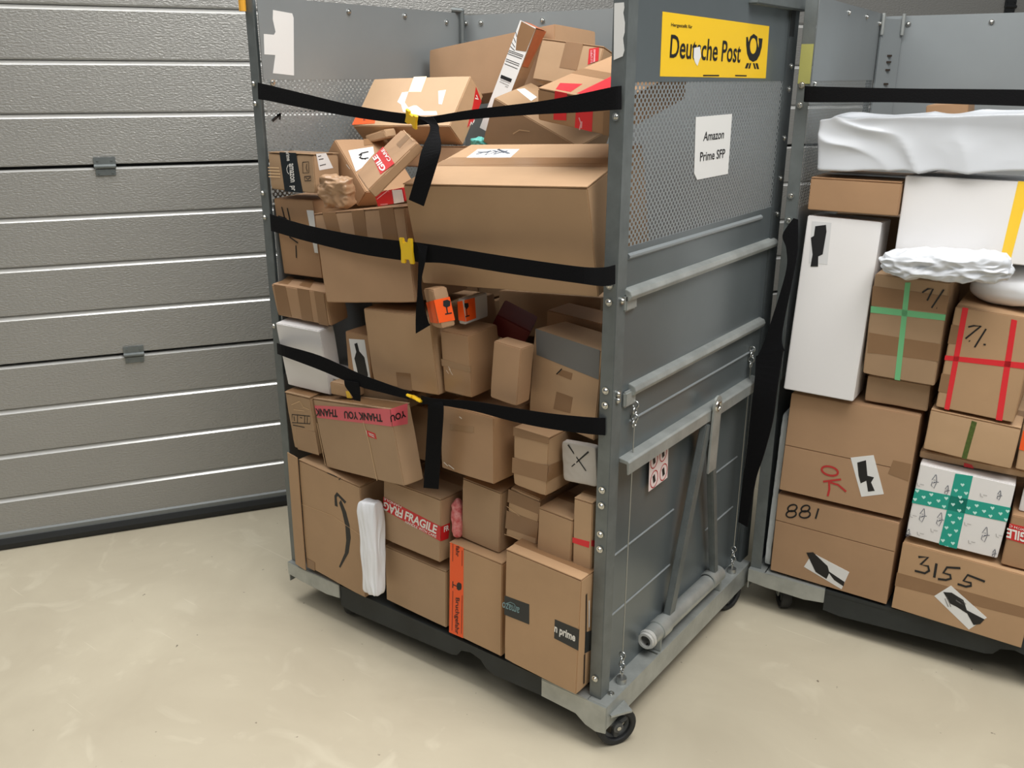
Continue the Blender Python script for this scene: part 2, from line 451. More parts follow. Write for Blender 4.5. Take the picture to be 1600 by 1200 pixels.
MARKS = [
    ('Q', 'smile', 'F', 'curved_arrow', 'ink', [[0.0242, -0.1231], [0.0549, -0.0628], [0.0649, -0.0161], [0.0642, 0.0342], [0.0537, 0.0761], [0.0421, 0.103], [0.0507, 0.1155], [0.0709, 0.0824], [0.083, 0.0413], [0.085, 0.0001], [0.0719, -0.056], [0.0302, -0.125]], 0, None, None),
    ('Q', 'smile', 'F', 'curved_arrow', 'ink', [[0.0222, 0.0864], [0.0227, 0.1196], [0.0348, 0.1353], [0.0745, 0.1173], [0.0674, 0.1091], [0.0383, 0.1243], [0.0324, 0.1181], [0.0343, 0.0865]], 0, None, None),
    ('K', 'smile', 'F', 'print', 'ink', [[[-0.0022, 0.1873], [0.04, 0.1875]], [[0.0558, 0.189], [0.0472, 0.1802]]], 0.003, 1, None),
    ('Q', 'smile', 'F', 'tape', 'tape', [[-0.1313, -0.156], [-0.0912, -0.156], [-0.0941, -0.1876], [-0.1314, -0.1889]], 0, None, None),
    ('K', 'smile', 'F', 'crease', 'crease', [[[-0.1372, 0.0352], [0.0094, 0.0472], [0.1363, 0.0259]]], 0.0012, 1, None),
    ('Q', 'fragile', 'F', 'fragile_tape', 'red', [[-0.1093, 0.0369], [0.1106, 0.0147], [0.1106, -0.0288], [-0.1086, -0.0023]], 0, None, None),
    ('Q', 'fragile', 'R', 'fragile_tape', 'red', [[-0.1266, 0.0135], [-0.0895, 0.0123], [-0.0956, -0.0324], [-0.1268, -0.0299]], 0, None, None),
    ('T', 'fragile', 'F', 'lettering', 'white', 'FRAGILE', [-0.0244, -0.0037, 0.1199, -0.0074, 0.0052, 0.025], 1, 'fragile_tape'),
    ('T', 'fragile', 'F', 'lettering', 'white', 'HANDLE WITH CARE', [-0.022, -0.0154, 0.1177, -0.0082, 0.0019, 0.0082], 1, 'fragile_tape'),
    ('T', 'fragile', 'F', 'lettering', 'white', 'FRAG', [-0.0293, 0.0197, -0.0761, 0.0035, -0.0043, -0.0263], 1, 'fragile_tape'),
    ('T', 'fragile', 'F', 'lettering', 'white', 'HANDLE', [-0.0365, 0.0303, -0.0688, 0.0058, -0.0015, -0.0073], 1, 'fragile_tape'),
    ('T', 'fragile', 'R', 'lettering', 'white', 'FR', [-0.1153, -0.006, 0.0212, -0.0008, -0.0003, 0.0156], 1, 'fragile_tape'),
    ('Q', 'orange_tape', 'F', 'warning_tape', 'orange', [[-0.0865, 0.1426], [-0.0393, 0.1426], [-0.0418, -0.1403], [-0.093, -0.1426]], 0, None, None),
    ('T', 'orange_tape', 'F', 'lettering', 'ink', 'Bruchgefahr', [-0.0669, -0.0209, -0.003, -0.1169, 0.0139, 0.0039], 1, 'warning_tape'),
    ('T', 'orange_tape', 'F', 'lettering', 'ink', 'fahr', [-0.0651, 0.1404, -0.0011, -0.0327, 0.0127, 0.0021], 1, 'warning_tape'),
    ('Q', 'orange_tape', 'F', 'glass_symbol', 'ink', [[-0.0634, 0.0238], [-0.0565, 0.0313], [-0.0473, 0.03], [-0.046, 0.0205], [-0.0478, 0.0118], [-0.0566, 0.0057], [-0.0635, 0.0078]], 1, 'warning_tape', None),
    ('K', 'orange_tape', 'F', 'glass_symbol', 'ink', [[[-0.0773, 0.0266], [-0.0783, 0.0053]], [[-0.0778, 0.0163], [-0.0625, 0.0162]]], 0.003, 1, 'warning_tape'),
    ('K', 'orange_tape', 'F', 'small_print', 'ink', [[[-0.0764, 0.1426], [-0.0778, 0.0879]], [[-0.0775, -0.0036], [-0.0821, -0.1326]], [[-0.0442, -0.0047], [-0.0473, -0.1282]], [[-0.0439, 0.1331], [-0.0444, 0.0862]]], 0.0015, 1, 'warning_tape'),
    ('Q', 'prime', 'F', 'printed_label', 'black', [[-0.1159, 0.0294], [-0.0367, 0.0357], [-0.035, -0.0229], [-0.1159, -0.0278]], 0, None, None),
    ('T', 'prime', 'F', 'lettering', 'tealgrey', 'amazo', [-0.0659, 0.014, -0.0557, -0.0053, -0.0012, -0.017], 1, 'printed_label'),
    ('K', 'prime', 'F', 'curved_print', 'tealgrey', [[[-0.1082, 0.0096], [-0.0958, 0.0179], [-0.0833, 0.0177], [-0.0782, 0.0122]]], 0.002, 1, 'printed_label'),
    ('Q', 'prime', 'F', 'printed_label', 'black', [[0.0429, 0.0261], [0.1159, 0.0279], [0.1159, -0.0327], [0.0432, -0.029]], 0, None, None),
    ('Q', 'prime', 'R', 'printed_label', 'black', [[-0.0296, 0.0042], [0.002, -0.0074], [0.0053, -0.0664], [-0.028, -0.0589]], 0, None, None),
    ('T', 'prime', 'F', 'lettering', 'white', 'n prime', [0.0431, -0.0083, 0.0628, -0.0018, 0.0011, 0.0212], 1, 'printed_label.001'),
    ('K', 'prime', 'R', 'torn_edge', 'dark', [[[-0.0342, 0.1165], [-0.0272, 0.0029]]], 0.006, 1, None),
    ('K', 'prime', 'R', 'torn_edge', 'dark', [[[-0.0279, -0.0609], [-0.0241, -0.1519]]], 0.006, 1, None),
    ('K', 'prime', 'R', 'torn_edge', 'paper', [[[-0.0208, 0.0917], [-0.0141, 0.0107]]], 0.004, 1, None),
    ('Q', 'tall_red', 'F', 'red_tape', 'redtape', [[-0.0276, -0.0116], [0.0208, -0.0081], [0.0195, -0.0251], [-0.0276, -0.0258]], 0, None, None),
    ('Q', 'tall_red', 'R', 'red_tape', 'redtape', [[-0.0593, -0.002], [-0.0434, -0.0093], [-0.0449, -0.026], [-0.0593, -0.0176]], 0, None, None),
    ('Q', 'taped', 'F', 'tape', 'tape', [[-0.0536, -0.003], [0.0536, 0.0055], [0.0521, -0.0373], [-0.0536, -0.0439]], 0, None, None),
    ('Q', 'taped', 'R', 'tape', 'tape', [[-0.0856, 0.004], [-0.0255, 0.0013], [-0.0222, -0.0375], [-0.0893, -0.0368]], 0, None, None),
    ('Q', 'taped', 'F', 'tape', 'tape', [[-0.0536, 0.0784], [0.0524, 0.0784], [0.0529, 0.0613], [-0.0536, 0.0553]], 0, None, None),
    ('Q', 'crumpled', 'F', 'tape', 'tape', [[-0.051, 0.0008], [0.051, 0.007], [0.051, -0.0405], [-0.051, -0.0508]], 0, None, None),
    ('Q', 'crumpled', 'F', 'tape', 'tape', [[-0.051, 0.063], [0.051, 0.0625], [0.051, 0.0288], [-0.051, 0.0258]], 0, None, None),
    ('K', 'crumpled', 'F', 'crease', 'crease', [[[-0.051, -0.0693], [0.0509, -0.0579]]], 0.0015, 1, None),
    ('K', 'crumpled', 'F', 'crease', 'crease', [[[-0.051, 0.013], [-0.0089, 0.0016]]], 0.0015, 1, None),
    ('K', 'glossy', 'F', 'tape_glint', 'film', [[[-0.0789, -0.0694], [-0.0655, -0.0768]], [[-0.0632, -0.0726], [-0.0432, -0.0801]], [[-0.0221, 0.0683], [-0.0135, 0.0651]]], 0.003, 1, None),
    ('Q', 'glossy', 'F', 'clear_tape', 'tapeclear', [[-0.0556, 0.042], [0.0269, 0.0518], [0.0245, 0.0359], [-0.056, 0.0263]], 0, None, None),
    ('Q', 'thanks', 'F', 'thank_you_tape', 'pink', [[-0.192, 0.085], [0.1971, 0.1075], [0.1926, 0.0598], [-0.1894, 0.0483]], 0, None, None),
    ('Q', 'thanks', 'R', 'thank_you_tape', 'pink', [[-0.0316, 0.1074], [0.0236, 0.1075], [0.0131, 0.0535], [-0.0343, 0.0609]], 0, None, None),
    ('T', 'thanks', 'F', 'lettering', 'ink', 'THANK', [-0.0668, 0.0826, -0.1229, -0.0071, -0.0061, -0.0222], 1, 'thank_you_tape'),
    ('T', 'thanks', 'F', 'lettering', 'ink', 'THANK YOU', [0.1558, 0.0891, -0.1894, -0.0076, -0.0028, -0.021], 1, 'thank_you_tape'),
    ('T', 'thanks', 'R', 'lettering', 'ink', 'YOU', [0.0121, 0.0907, -0.0499, -0.0006, -0.0002, -0.017], 1, 'thank_you_tape.001'),
    ('Q', 'thanks', 'F', 'red_sticker', 'red', [[0.0635, 0.0368], [0.1051, 0.0315], [0.1077, 0.0156], [0.0671, 0.019]], 0, None, None),
    ('K', 'thanks', 'F', 'print', 'white', [[[0.0737, 0.03], [0.0995, 0.026]], [[0.0762, 0.0257], [0.0996, 0.0203]], [[0.0647, 0.0358], [0.065, 0.021]]], 0.002, 1, None),
    ('K', 'thanks', 'F', 'fold', 'crease', [[[0.0581, 0.0602], [0.0679, -0.0003], [0.0714, -0.1075]], [[-0.1971, 0.0314], [-0.1971, -0.0987]]], 0.003, 1, None),
    ('K', 'print_left', 'F', 'print', 'ink', [[[-0.0369, 0.0224], [0.0461, 0.0322], [0.0402, 0.0069], [-0.0439, -0.0054], [-0.0369, 0.0224]], [[-0.0117, 0.0252], [-0.0184, -0.0021]], [[0.0216, 0.0295], [0.0152, 0.0028]], [[0.0329, 0.0278], [0.0281, 0.0076]], [[-0.0287, 0.0181], [-0.031, 0.0021]], [[-0.0012, 0.0194], [0.0084, 0.0193]], [[-0.043, -0.0131], [0.0121, -0.0102]]], 0.0025, 1, None),
    ('K', 'print_left', 'F', 'print', 'crease', [[[-0.0316, 0.0544], [0.0109, 0.0734], [0.0228, 0.0565], [0.0485, 0.0535]], [[-0.0243, 0.0403], [0.0255, 0.0455]]], 0.002, 1, None),
    ('Q', 'print_left', 'F', 'clear_tape', 'tapeclear', [[-0.0297, -0.0211], [0.0577, -0.0165], [0.0571, -0.0916], [-0.0391, -0.0926]], 0, None, None),
    ('Q', 'stripes_left', 'F', 'tape', 'tape', [[-0.0988, 0.0489], [-0.0489, 0.0491], [-0.0511, -0.0434], [-0.1083, -0.0451]], 0, None, None),
    ('Q', 'stripes_left', 'F', 'tape', 'tape', [[0.0013, 0.0502], [0.0506, 0.0502], [0.0406, -0.0466], [-0.0069, -0.0477]], 0, None, None),
    ('Q', 'stripes_left', 'F', 'tape', 'tape', [[0.0713, 0.0502], [0.1097, 0.0498], [0.1024, -0.0502], [0.0628, -0.0502]], 0, None, None),
    ('Q', 'stripes_left', 'T', 'tape', 'tape', [[-0.0961, -0.0206], [-0.1152, 0.0351], [-0.0877, 0.0351], [-0.0541, -0.0207]], 0, None, None),
    ('Q', 'stripes_left', 'T', 'tape', 'tape', [[-0.0125, -0.0143], [-0.0414, 0.0351], [-0.0022, 0.0351], [0.0376, -0.0185]], 0, None, None),
    ('Q', 'label_box', 'F', 'address_label', 'paper', [[-0.0318, 0.0481], [0.0295, 0.0543], [0.0421, -0.0663], [-0.0207, -0.0697]], 0, None, None),
    ('Q', 'label_box', 'F', 'marker_scribble', 'ink', [[-0.011, 0.037], [0.0003, 0.0415], [0.0056, 0.0181], [0.024, 0.0037], [0.0325, -0.047], [0.0195, -0.0685], [0.0078, -0.06], [-0.0044, -0.0639], [-0.0095, -0.0331], [-0.0159, -0.0061], [-0.006, 0.0146]], 1, 'address_label', None),
    ('Q', 'centre_big', 'F', 'tape', 'tape', [[-0.0254, -0.061], [0.0288, -0.0573], [0.0263, -0.106], [-0.0269, -0.106]], 0, None, None),
    ('K', 'tape_mid', 'F', 'scuff', 'film', [[[-0.0332, -0.0208], [-0.0256, -0.0291]], [[-0.0231, -0.0159], [-0.0122, -0.0305]], [[-0.025, -0.0097], [-0.0185, -0.0181]]], 0.0015, 1, None),
    ('Q', 'tape_mid', 'F', 'clear_tape', 'tapeclear', [[-0.0483, 0.0066], [0.0483, 0.0021], [0.0483, -0.0127], [-0.0483, -0.0121]], 0, None, None),
    ('Q', 'right_mid', 'F', 'grey_tape', 'greytape', [[-0.1027, 0.1123], [0.0982, 0.1123], [0.1028, 0.0418], [-0.0928, 0.0479]], 0, None, None),
    ('Q', 'right_mid', 'F', 'tape', 'tape', [[-0.0201, -0.0257], [0.0313, -0.0245], [0.0282, -0.0664], [-0.0255, -0.0727]], 0, None, None),
    ('Q', 'right_mid', 'F', 'tape', 'tape', [[-0.0079, 0.0335], [0.0238, 0.0344], [0.0222, 0.0168], [-0.0201, 0.0181]], 0, None, None),
    ('K', 'right_mid', 'F', 'marker_line', 'ink', [[[-0.0246, 0.0175], [-0.0091, 0.036]]], 0.003, 1, None),
    ('Q', 'orange_fragile', 'F', 'warning_tape', 'orange', [[-0.0622, 0.0128], [0.0592, 0.0225], [0.048, -0.0338], [-0.067, -0.0383]], 0, None, None),
    ('Q', 'orange_fragile', 'R', 'warning_tape', 'orange', [[-0.0193, 0.023], [0.0193, 0.0223], [0.0193, -0.034], [-0.0193, -0.032]], 0, None, None),
    ('Q', 'orange_fragile', 'R', 'glass_symbol', 'ink', [[0.002, 0.0166], [0.012, 0.017], [0.0186, 0.012], [0.0154, 0.0013], [0.006, -0.001], [-0.0007, 0.0048]], 1, 'warning_tape.001', None),
    ('K', 'orange_fragile', 'R', 'glass_symbol', 'ink', [[[0.0063, -0.0], [0.0053, -0.0147]], [[-0.0008, -0.015], [0.0156, -0.0158]]], 0.003, 1, 'warning_tape.001'),
    ('Q', 'white_fragile', 'F', 'warning_label', 'orange', [[-0.0117, 0.0243], [0.0042, 0.0283], [0.0117, -0.0236], [-0.0102, -0.0227]], 0, None, None),
    ('Q', 'white_fragile', 'R', 'warning_label', 'orange', [[-0.049, 0.0308], [-0.0071, 0.0287], [-0.0045, -0.0243], [-0.0455, -0.0244]], 0, None, None),
    ('Q', 'white_fragile', 'R', 'glass_symbol', 'ink', [[-0.049, 0.023], [-0.0352, 0.0209], [-0.0341, 0.0115], [-0.0434, 0.0055], [-0.049, 0.0138]], 1, 'warning_label.001', None),
    ('K', 'white_fragile', 'R', 'glass_symbol', 'ink', [[[-0.0444, 0.0082], [-0.0421, -0.0105]], [[-0.049, -0.011], [-0.0327, -0.0115]]], 0.003, 1, 'warning_label.001'),
    ('Q', 'big_top', 'T', 'tape', 'tape', [[-0.2359, 0.01], [-0.2285, 0.0464], [0.2012, 0.0444], [0.2183, 0.004], [-0.2243, -0.0218]], 0, None, None),
    ('Q', 'big_top', 'T', 'address_label', 'paper', [[-0.1836, 0.0441], [-0.1926, 0.1174], [-0.0709, 0.116], [-0.0585, 0.0457]], 0, None, None),
    ('K', 'big_top', 'T', 'marker_scribble', 'bluegrey', [[[-0.1707, 0.071], [-0.1462, 0.1018], [-0.1419, 0.0648], [-0.1216, 0.0954], [-0.1204, 0.0709], [-0.0959, 0.1014]], [[-0.1773, 0.0896], [-0.1476, 0.0894], [-0.1377, 0.1018], [-0.0982, 0.083], [-0.1321, 0.1142], [-0.0785, 0.0768]]], 0.008, 1, 'address_label'),
    ('Q', 'striped', 'F', 'tape', 'tape', [[-0.1274, 0.1206], [-0.0794, 0.1197], [-0.068, 0.059], [-0.117, 0.0658]], 0, None, None),
    ('Q', 'striped', 'F', 'tape', 'tape', [[-0.0203, 0.1188], [0.0247, 0.1195], [0.0244, 0.0473], [-0.0182, 0.0537]], 0, None, None),
    ('Q', 'striped', 'F', 'tape', 'tape', [[0.0756, 0.1191], [0.1245, 0.1198], [0.1297, 0.0341], [0.0783, 0.0391]], 0, None, None),
    ('K', 'left_under', 'F', 'marker_strokes', 'ink', [[[-0.0488, 0.0861], [-0.0406, 0.0441]], [[-0.0262, 0.0839], [-0.0205, 0.039]], [[-0.0695, 0.0597], [-0.0347, 0.0533]]], 0.004, 1, None),
    ('K', 'left_under', 'F', 'marker_strokes', 'ink', [[[-0.0113, -0.0209], [-0.016, -0.0571]], [[-0.0338, 0.0023], [-0.0011, -0.0134]]], 0.004, 1, None),
    ('Q', 'left_under', 'F', 'white_label', 'paper', [[0.0512, 0.0816], [0.0786, 0.0818], [0.0754, -0.0365], [0.0617, -0.0362]], 0, None, None),
    ('Q', 'black_tape', 'F', 'black_tape', 'black', [[-0.041, 0.0524], [0.0242, 0.0524], [0.0424, -0.0524], [-0.0292, -0.0524]], 0, None, None),
    ('T', 'black_tape', 'F', 'lettering', 'white', 'amazon', [-0.0045, 0.0226, 0.0022, -0.0494, 0.0163, 0.0022], 1, 'black_tape'),
    ('T', 'black_tape', 'F', 'lettering', 'white', 'prime', [-0.0147, 0.0555, 0.0033, -0.0259, 0.0143, 0.0017], 1, 'black_tape'),
    ('T', 'black_tape', 'F', 'lettering', 'white', 'pr', [-0.0012, -0.0364, 0.0007, -0.0129, 0.0139, 0.0013], 1, 'black_tape'),
    ('K', 'black_tape', 'F', 'curved_print', 'white', [[[-0.0086, 0.0193], [-0.0152, 0.0094], [-0.0132, -0.0001], [-0.0079, -0.0047]]], 0.002, 1, 'black_tape'),
    ('K', 'black_tape', 'F', 'print', 'ink', [[[0.0486, 0.0287], [0.0719, 0.0309], [0.0705, 0.002], [0.0472, 0.0004], [0.0486, 0.0287]], [[0.0525, -0.0089], [0.0771, -0.0065], [0.0771, -0.0181], [0.0529, -0.0203], [0.0525, -0.0089]], [[0.0645, 0.0253], [0.0613, 0.0142], [0.0652, 0.0049]], [[0.0569, -0.0112], [0.0658, -0.0155], [0.0755, -0.0097]]], 0.002, 1, None),
    ('K', 'black_tape', 'F', 'print', 'crease', [[[-0.091, 0.0092], [-0.0455, 0.0098]], [[-0.091, 0.0011], [-0.0438, 0.0018]], [[-0.091, -0.007], [-0.0421, -0.0062]], [[-0.091, -0.0152], [-0.0429, -0.0143]]], 0.0035, 1, None),
    ('Q', 'black_tape', 'R', 'address_label', 'paper', [[-0.0384, 0.0517], [-0.0023, 0.0524], [0.0214, 0.0122], [-0.0299, 0.0083]], 0, None, None),
    ('K', 'black_tape', 'R', 'print', 'ink', [[[-0.0325, 0.0443], [-0.0215, 0.0461]], [[-0.03, 0.0365], [-0.0133, 0.0383]], [[-0.0277, 0.0207], [-0.0055, 0.0236]]], 0.002, 1, 'address_label'),
    ('Q', 'black_tape', 'T', 'white_tape', 'paper', [[-0.091, 0.0493], [-0.091, 0.0493], [-0.091, 0.0493], [-0.091, 0.0493], [-0.091, 0.0493], [-0.091, 0.0493]], 0, None, None),
    ('Q', 'black_tape', 'T', 'black_tape', 'black', [[-0.091, 0.0125], [-0.091, 0.0493], [-0.091, 0.0493], [-0.091, 0.0493]], 0, None, None),
    ('Q', 'address', 'T', 'address_label', 'paper', [[-0.0523, -0.0686], [-0.0656, 0.0227], [-0.0403, 0.0123], [0.0125, -0.0593], [0.025, -0.0851]], 0, None, None),
    ('K', 'address', 'T', 'marker_scribble', 'ink', [[[-0.0326, -0.0445], [-0.0409, -0.0302], [-0.0465, -0.0041]], [[-0.0257, -0.0483], [-0.0198, -0.0417], [-0.0232, -0.0169]], [[-0.0371, -0.0323], [-0.0256, -0.0438], [-0.0176, -0.0288]]], 0.004, 1, 'address_label'),
    ('Q', 'address', 'T', 'tape', 'tape', [[-0.0951, 0.0066], [-0.0967, 0.0437], [-0.0739, 0.0255], [-0.0701, -0.0053]], 0, None, None),
    ('K', 'address', 'F', 'scuff', 'paper', [[[-0.0113, 0.0203], [0.0086, 0.0232]], [[-0.0149, -0.0312], [0.009, -0.0312]]], 0.002, 1, None),
    ('Q', 'tilted_fragile', 'F', 'fragile_tape', 'red', [[-0.0211, 0.1089], [0.0158, 0.1089], [0.007, -0.1089], [-0.0335, -0.0885]], 0, None, None),
    ('T', 'tilted_fragile', 'F', 'lettering', 'white', 'GILE', [-0.0149, -0.0924, 0.0061, 0.186, -0.0133, 0.0101], 1, 'fragile_tape'),
    ('T', 'tilted_fragile', 'F', 'lettering', 'white', 'CARE', [0.0073, -0.0636, 0.0062, 0.1501, -0.0081, 0.0059], 1, 'fragile_tape'),
    ('Q', 'tilted_fragile', 'F', 'tape', 'tape', [[0.0426, 0.0233], [0.0796, 0.0206], [0.0796, -0.0276], [0.0411, -0.0368]], 0, None, None),
    ('K', 'tilted_fragile', 'F', 'crease', 'crease', [[[0.0796, 0.075], [0.0741, -0.0817]]], 0.0015, 1, None),
    ('Q', 'red_white', 'F', 'red_print', 'red', [[-0.0509, 0.0172], [0.016, 0.018], [0.0115, -0.018], [-0.048, -0.018]], 0, None, None),
    ('Q', 'red_white', 'F', 'white_patch', 'paper', [[0.0137, 0.0163], [0.049, 0.0132], [0.0479, -0.018], [0.0095, -0.018]], 0, None, None),
    ('K', 'red_white', 'F', 'print', 'pinkish', [[[-0.0458, 0.0007], [0.0025, 0.018], [0.003, 0.0131]], [[-0.037, -0.0145], [-0.0106, -0.0162]]], 0.002, 1, None),
    ('Q', 'upper_tilt', 'F', 'clear_tape', 'cream', [[-0.0248, 0.0877], [0.0212, 0.0877], [0.0247, 0.0322], [-0.0206, 0.033]], 0, None, None),
    ('Q', 'upper_tilt', 'F', 'label_remnant', 'paper', [[-0.0441, -0.002], [-0.0424, 0.0316], [-0.021, 0.0338], [-0.017, -0.0041], [0.0042, -0.0228], [0.0193, -0.0156], [0.0303, -0.0157], [0.0645, -0.0359], [0.1074, -0.0362], [0.1162, -0.0488], [0.0564, -0.0503], [-0.0077, -0.0373], [-0.0268, -0.0114]], 0, None, None),
    ('Q', 'upper_tilt', 'F', 'label_remnant', 'paper', [[0.0837, 0.0347], [0.1087, 0.0378], [0.1159, -0.013], [0.1045, -0.011]], 0, None, None),
    ('Q', 'upper_tilt', 'F', 'orange_label', 'orange', [[-0.1731, -0.0476], [-0.095, -0.0665], [-0.0921, -0.0783], [-0.1731, -0.0833]], 0, None, None),
    ('K', 'upper_tilt', 'F', 'print', 'ink', [[[-0.1374, -0.0515], [-0.1371, -0.0683], [-0.1303, -0.0665]]], 0.003, 1, 'orange_label'),
    ('Q', 'upper_tilt', 'R', 'fragile_tape', 'red', [[-0.0038, 0.0795], [0.0416, 0.0671], [0.043, 0.0377], [0.043, -0.0006], [0.028, -0.0357], [0.0144, 0.0298]], 0, None, None),
    ('K', 'upper_tilt', 'R', 'print', 'white', [[[0.0096, 0.0623], [0.0247, 0.0603], [0.0106, 0.0522]], [[0.0346, -0.0226], [0.0336, -0.0125], [0.043, -0.0125]], [[0.043, -0.0075], [0.043, 0.0032]]], 0.004, 1, 'fragile_tape'),
    ('Q', 'tall_white', 'F', 'white_print', 'paper', [[-0.0272, 0.1542], [-0.0257, 0.1542], [0.0272, 0.1542], [0.0261, -0.1542], [-0.0272, -0.1542]], 0, None, None),
    ('Q', 'tall_white', 'F', 'brown_tape', 'tape', [[-0.0223, 0.153], [0.0272, 0.1509], [0.0254, 0.0876], [0.0111, 0.0838], [-0.007, 0.0793], [-0.0193, 0.1154]], 1, 'white_print', None),
    ('Q', 'tall_white', 'T', 'brown_tape', 'rusttape', [[-0.0272, -0.009], [-0.0272, 0.0306], [0.0272, 0.0226], [0.0272, -0.0306]], 0, None, None),
    ('Q', 'tall_white', 'R', 'brown_tape', 'rusttape', [[-0.0231, 0.1505], [0.0306, 0.1526], [0.0082, 0.048], [-0.0233, 0.0471]], 0, None, None),
    ('K', 'tall_white', 'F', 'print', 'ink', [[[-0.0272, 0.1216], [-0.0191, 0.1115]], [[-0.0266, 0.1059], [-0.0155, 0.0969]], [[-0.0269, 0.0925], [-0.0123, 0.0848]], [[-0.0269, 0.0818], [-0.0091, 0.0766]], [[-0.0268, 0.071], [0.0219, 0.0755]], [[-0.0272, 0.0667], [0.0221, 0.0715]], [[-0.0272, 0.0614], [0.0214, 0.0659]], [[-0.0257, 0.0471], [0.0203, 0.0506]], [[-0.025, 0.042], [0.0211, 0.0455]], [[-0.0246, 0.034], [0.0201, 0.037]]], 0.0016, 1, 'white_print'),
    ('Q', 'tall_white', 'F', 'barcode', 'ink', [[-0.0221, 0.0035], [0.0151, 0.0063], [0.0149, -0.0033], [-0.0212, -0.0058]], 1, 'white_print', None),
    ('K', 'tall_white', 'F', 'print', 'greyprint', [[[-0.0196, -0.0092], [0.0137, -0.0066]], [[-0.0197, -0.0148], [0.0136, -0.0135]], [[0.0026, -0.0194], [0.0124, -0.0182]]], 0.0016, 1, 'white_print'),
    ('Q', 'sticker', 'F', 'tape', 'tape', [[-0.0188, 0.0499], [0.0304, 0.0504], [0.0313, -0.0139], [-0.0188, -0.0128]], 0, None, None),
    ('Q', 'sticker', 'F', 'fragile_sticker', 'red', [[0.0504, 0.0405], [0.076, 0.047], [0.0832, 0.0158], [0.0574, 0.0033]], 0, None, None),
    ('Q', 'sticker', 'F', 'sticker_centre', 'pinkish', [[0.0558, 0.0377], [0.0677, 0.041], [0.0751, 0.0125], [0.0642, 0.0077]], 1, 'fragile_sticker', None),
    ('T', 'sticker', 'F', 'lettering', 'red', 'FRAGILE', [0.0661, 0.0389, 0.0052, -0.0281, -0.0079, -0.0004], 2, 'fragile_sticker'),
    ('Q', 'red_tapes', 'F', 'red_tape', 'redtape', [[-0.0548, 0.0372], [-0.0227, 0.0372], [-0.0247, -0.0231], [-0.059, -0.0271]], 0, None, None),
    ('Q', 'red_tapes', 'F', 'red_tape', 'redtape', [[0.0029, 0.0372], [0.045, 0.0372], [0.0427, -0.0357], [-0.0017, -0.0344]], 0, None, None),
    ('Q', 'red_tapes', 'T', 'red_tape', 'redtape', [[-0.0789, -0.1011], [-0.033, -0.0808], [-0.0226, -0.1419], [-0.0608, -0.1432]], 0, None, None),
    ('Q', 'red_tapes', 'T', 'red_tape', 'redtape', [[-0.0079, -0.054], [-0.0094, 0.0039], [0.0343, -0.0653], [0.0114, -0.1405], [-0.0054, -0.1432]], 0, None, None),
    ('Q', 'red_tapes', 'F', 'tape', 'tape', [[0.0712, 0.0133], [0.0951, 0.0154], [0.0972, -0.0359], [0.0706, -0.0368]], 0, None, None),
    ('K', 'red_tapes', 'F', 'print', 'pinkish', [[[0.0093, -0.0102], [0.0145, -0.0219], [0.011, -0.0372]], [[0.0169, -0.0172], [0.0159, -0.0322]]], 0.003, 1, None),
    ('Q', 'triangle', 'T', 'address_label', 'paper', [[-0.1334, 0.0106], [-0.1254, 0.0373], [-0.0772, 0.0298], [-0.073, -0.0053]], 0, None, None),
    ('K', 'triangle', 'F', 'scuff', 'crease', [[[-0.0542, 0.003], [-0.0388, 0.0227], [-0.0084, 0.0349]]], 0.003, 1, None),
    ('Q', 'side_mini', 'F', 'yellow_sticker', 'yellow', [[0.018, -0.0002], [0.0303, 0.0016], [0.0397, -0.0182], [0.0203, -0.0194]], 0, None, None),
    ('Q', 'white_tall', 'F', 'address_label', 'paper2', [[-0.0837, 0.2361], [-0.0316, 0.2366], [-0.0264, 0.1225], [-0.0766, 0.1202]], 0, None, None),
    ('Q', 'white_tall', 'F', 'marker_scribble', 'ink', [[-0.0736, 0.2233], [-0.0455, 0.2297], [-0.0415, 0.2113], [-0.0429, 0.1486], [-0.0538, 0.1417], [-0.0507, 0.1139], [-0.0707, 0.1115], [-0.0699, 0.1455], [-0.081, 0.191], [-0.0735, 0.1964]], 1, 'address_label', None),
    ('Q', 'white_yellow', 'F', 'yellow_tape', 'yellow', [[0.0843, 0.1026], [0.1121, 0.1026], [0.0976, -0.1026], [0.074, -0.1026]], 0, None, None),
    ('Q', 'green_tape', 'F', 'green_tape', 'green', [[-0.015, 0.1295], [-0.0018, 0.1312], [0.0073, -0.1435], [-0.0071, -0.1432]], 0, None, None),
    ('Q', 'green_tape', 'F', 'green_tape', 'green', [[-0.0938, 0.0532], [0.0953, 0.0574], [0.0953, 0.0413], [-0.093, 0.0352]], 0, None, None),
    ('Q', 'green_tape', 'F', 'tape', 'tape', [[-0.0904, -0.0216], [0.0953, -0.0242], [0.0953, -0.0723], [-0.087, -0.0791]], -0.5, None, None),
    ('Q', 'green_tape', 'F', 'tape', 'tape', [[-0.0953, 0.1096], [0.0953, 0.1069], [0.0953, 0.0604], [-0.0934, 0.0559]], -0.5, None, None),
    ('K', 'green_tape', 'F', 'marker_number', 'ink', [[[0.0305, 0.1084], [0.0427, 0.1198], [0.0556, 0.1215], [0.0454, 0.0887]], [[0.0813, 0.1232], [0.0587, 0.0706]], [[0.0707, 0.072], [0.072, 0.0719]]], 0.0042, 1, None),
    ('Q', 'red_tape', 'F', 'red_tape', 'redtape', [[-0.0782, 0.1414], [-0.0642, 0.1414], [-0.06, -0.1414], [-0.0724, -0.1414]], 0, None, None),
    ('Q', 'red_tape', 'F', 'red_tape', 'redtape', [[0.0381, 0.1303], [0.0514, 0.1291], [0.0687, -0.1414], [0.0535, -0.1414]], 0, None, None),
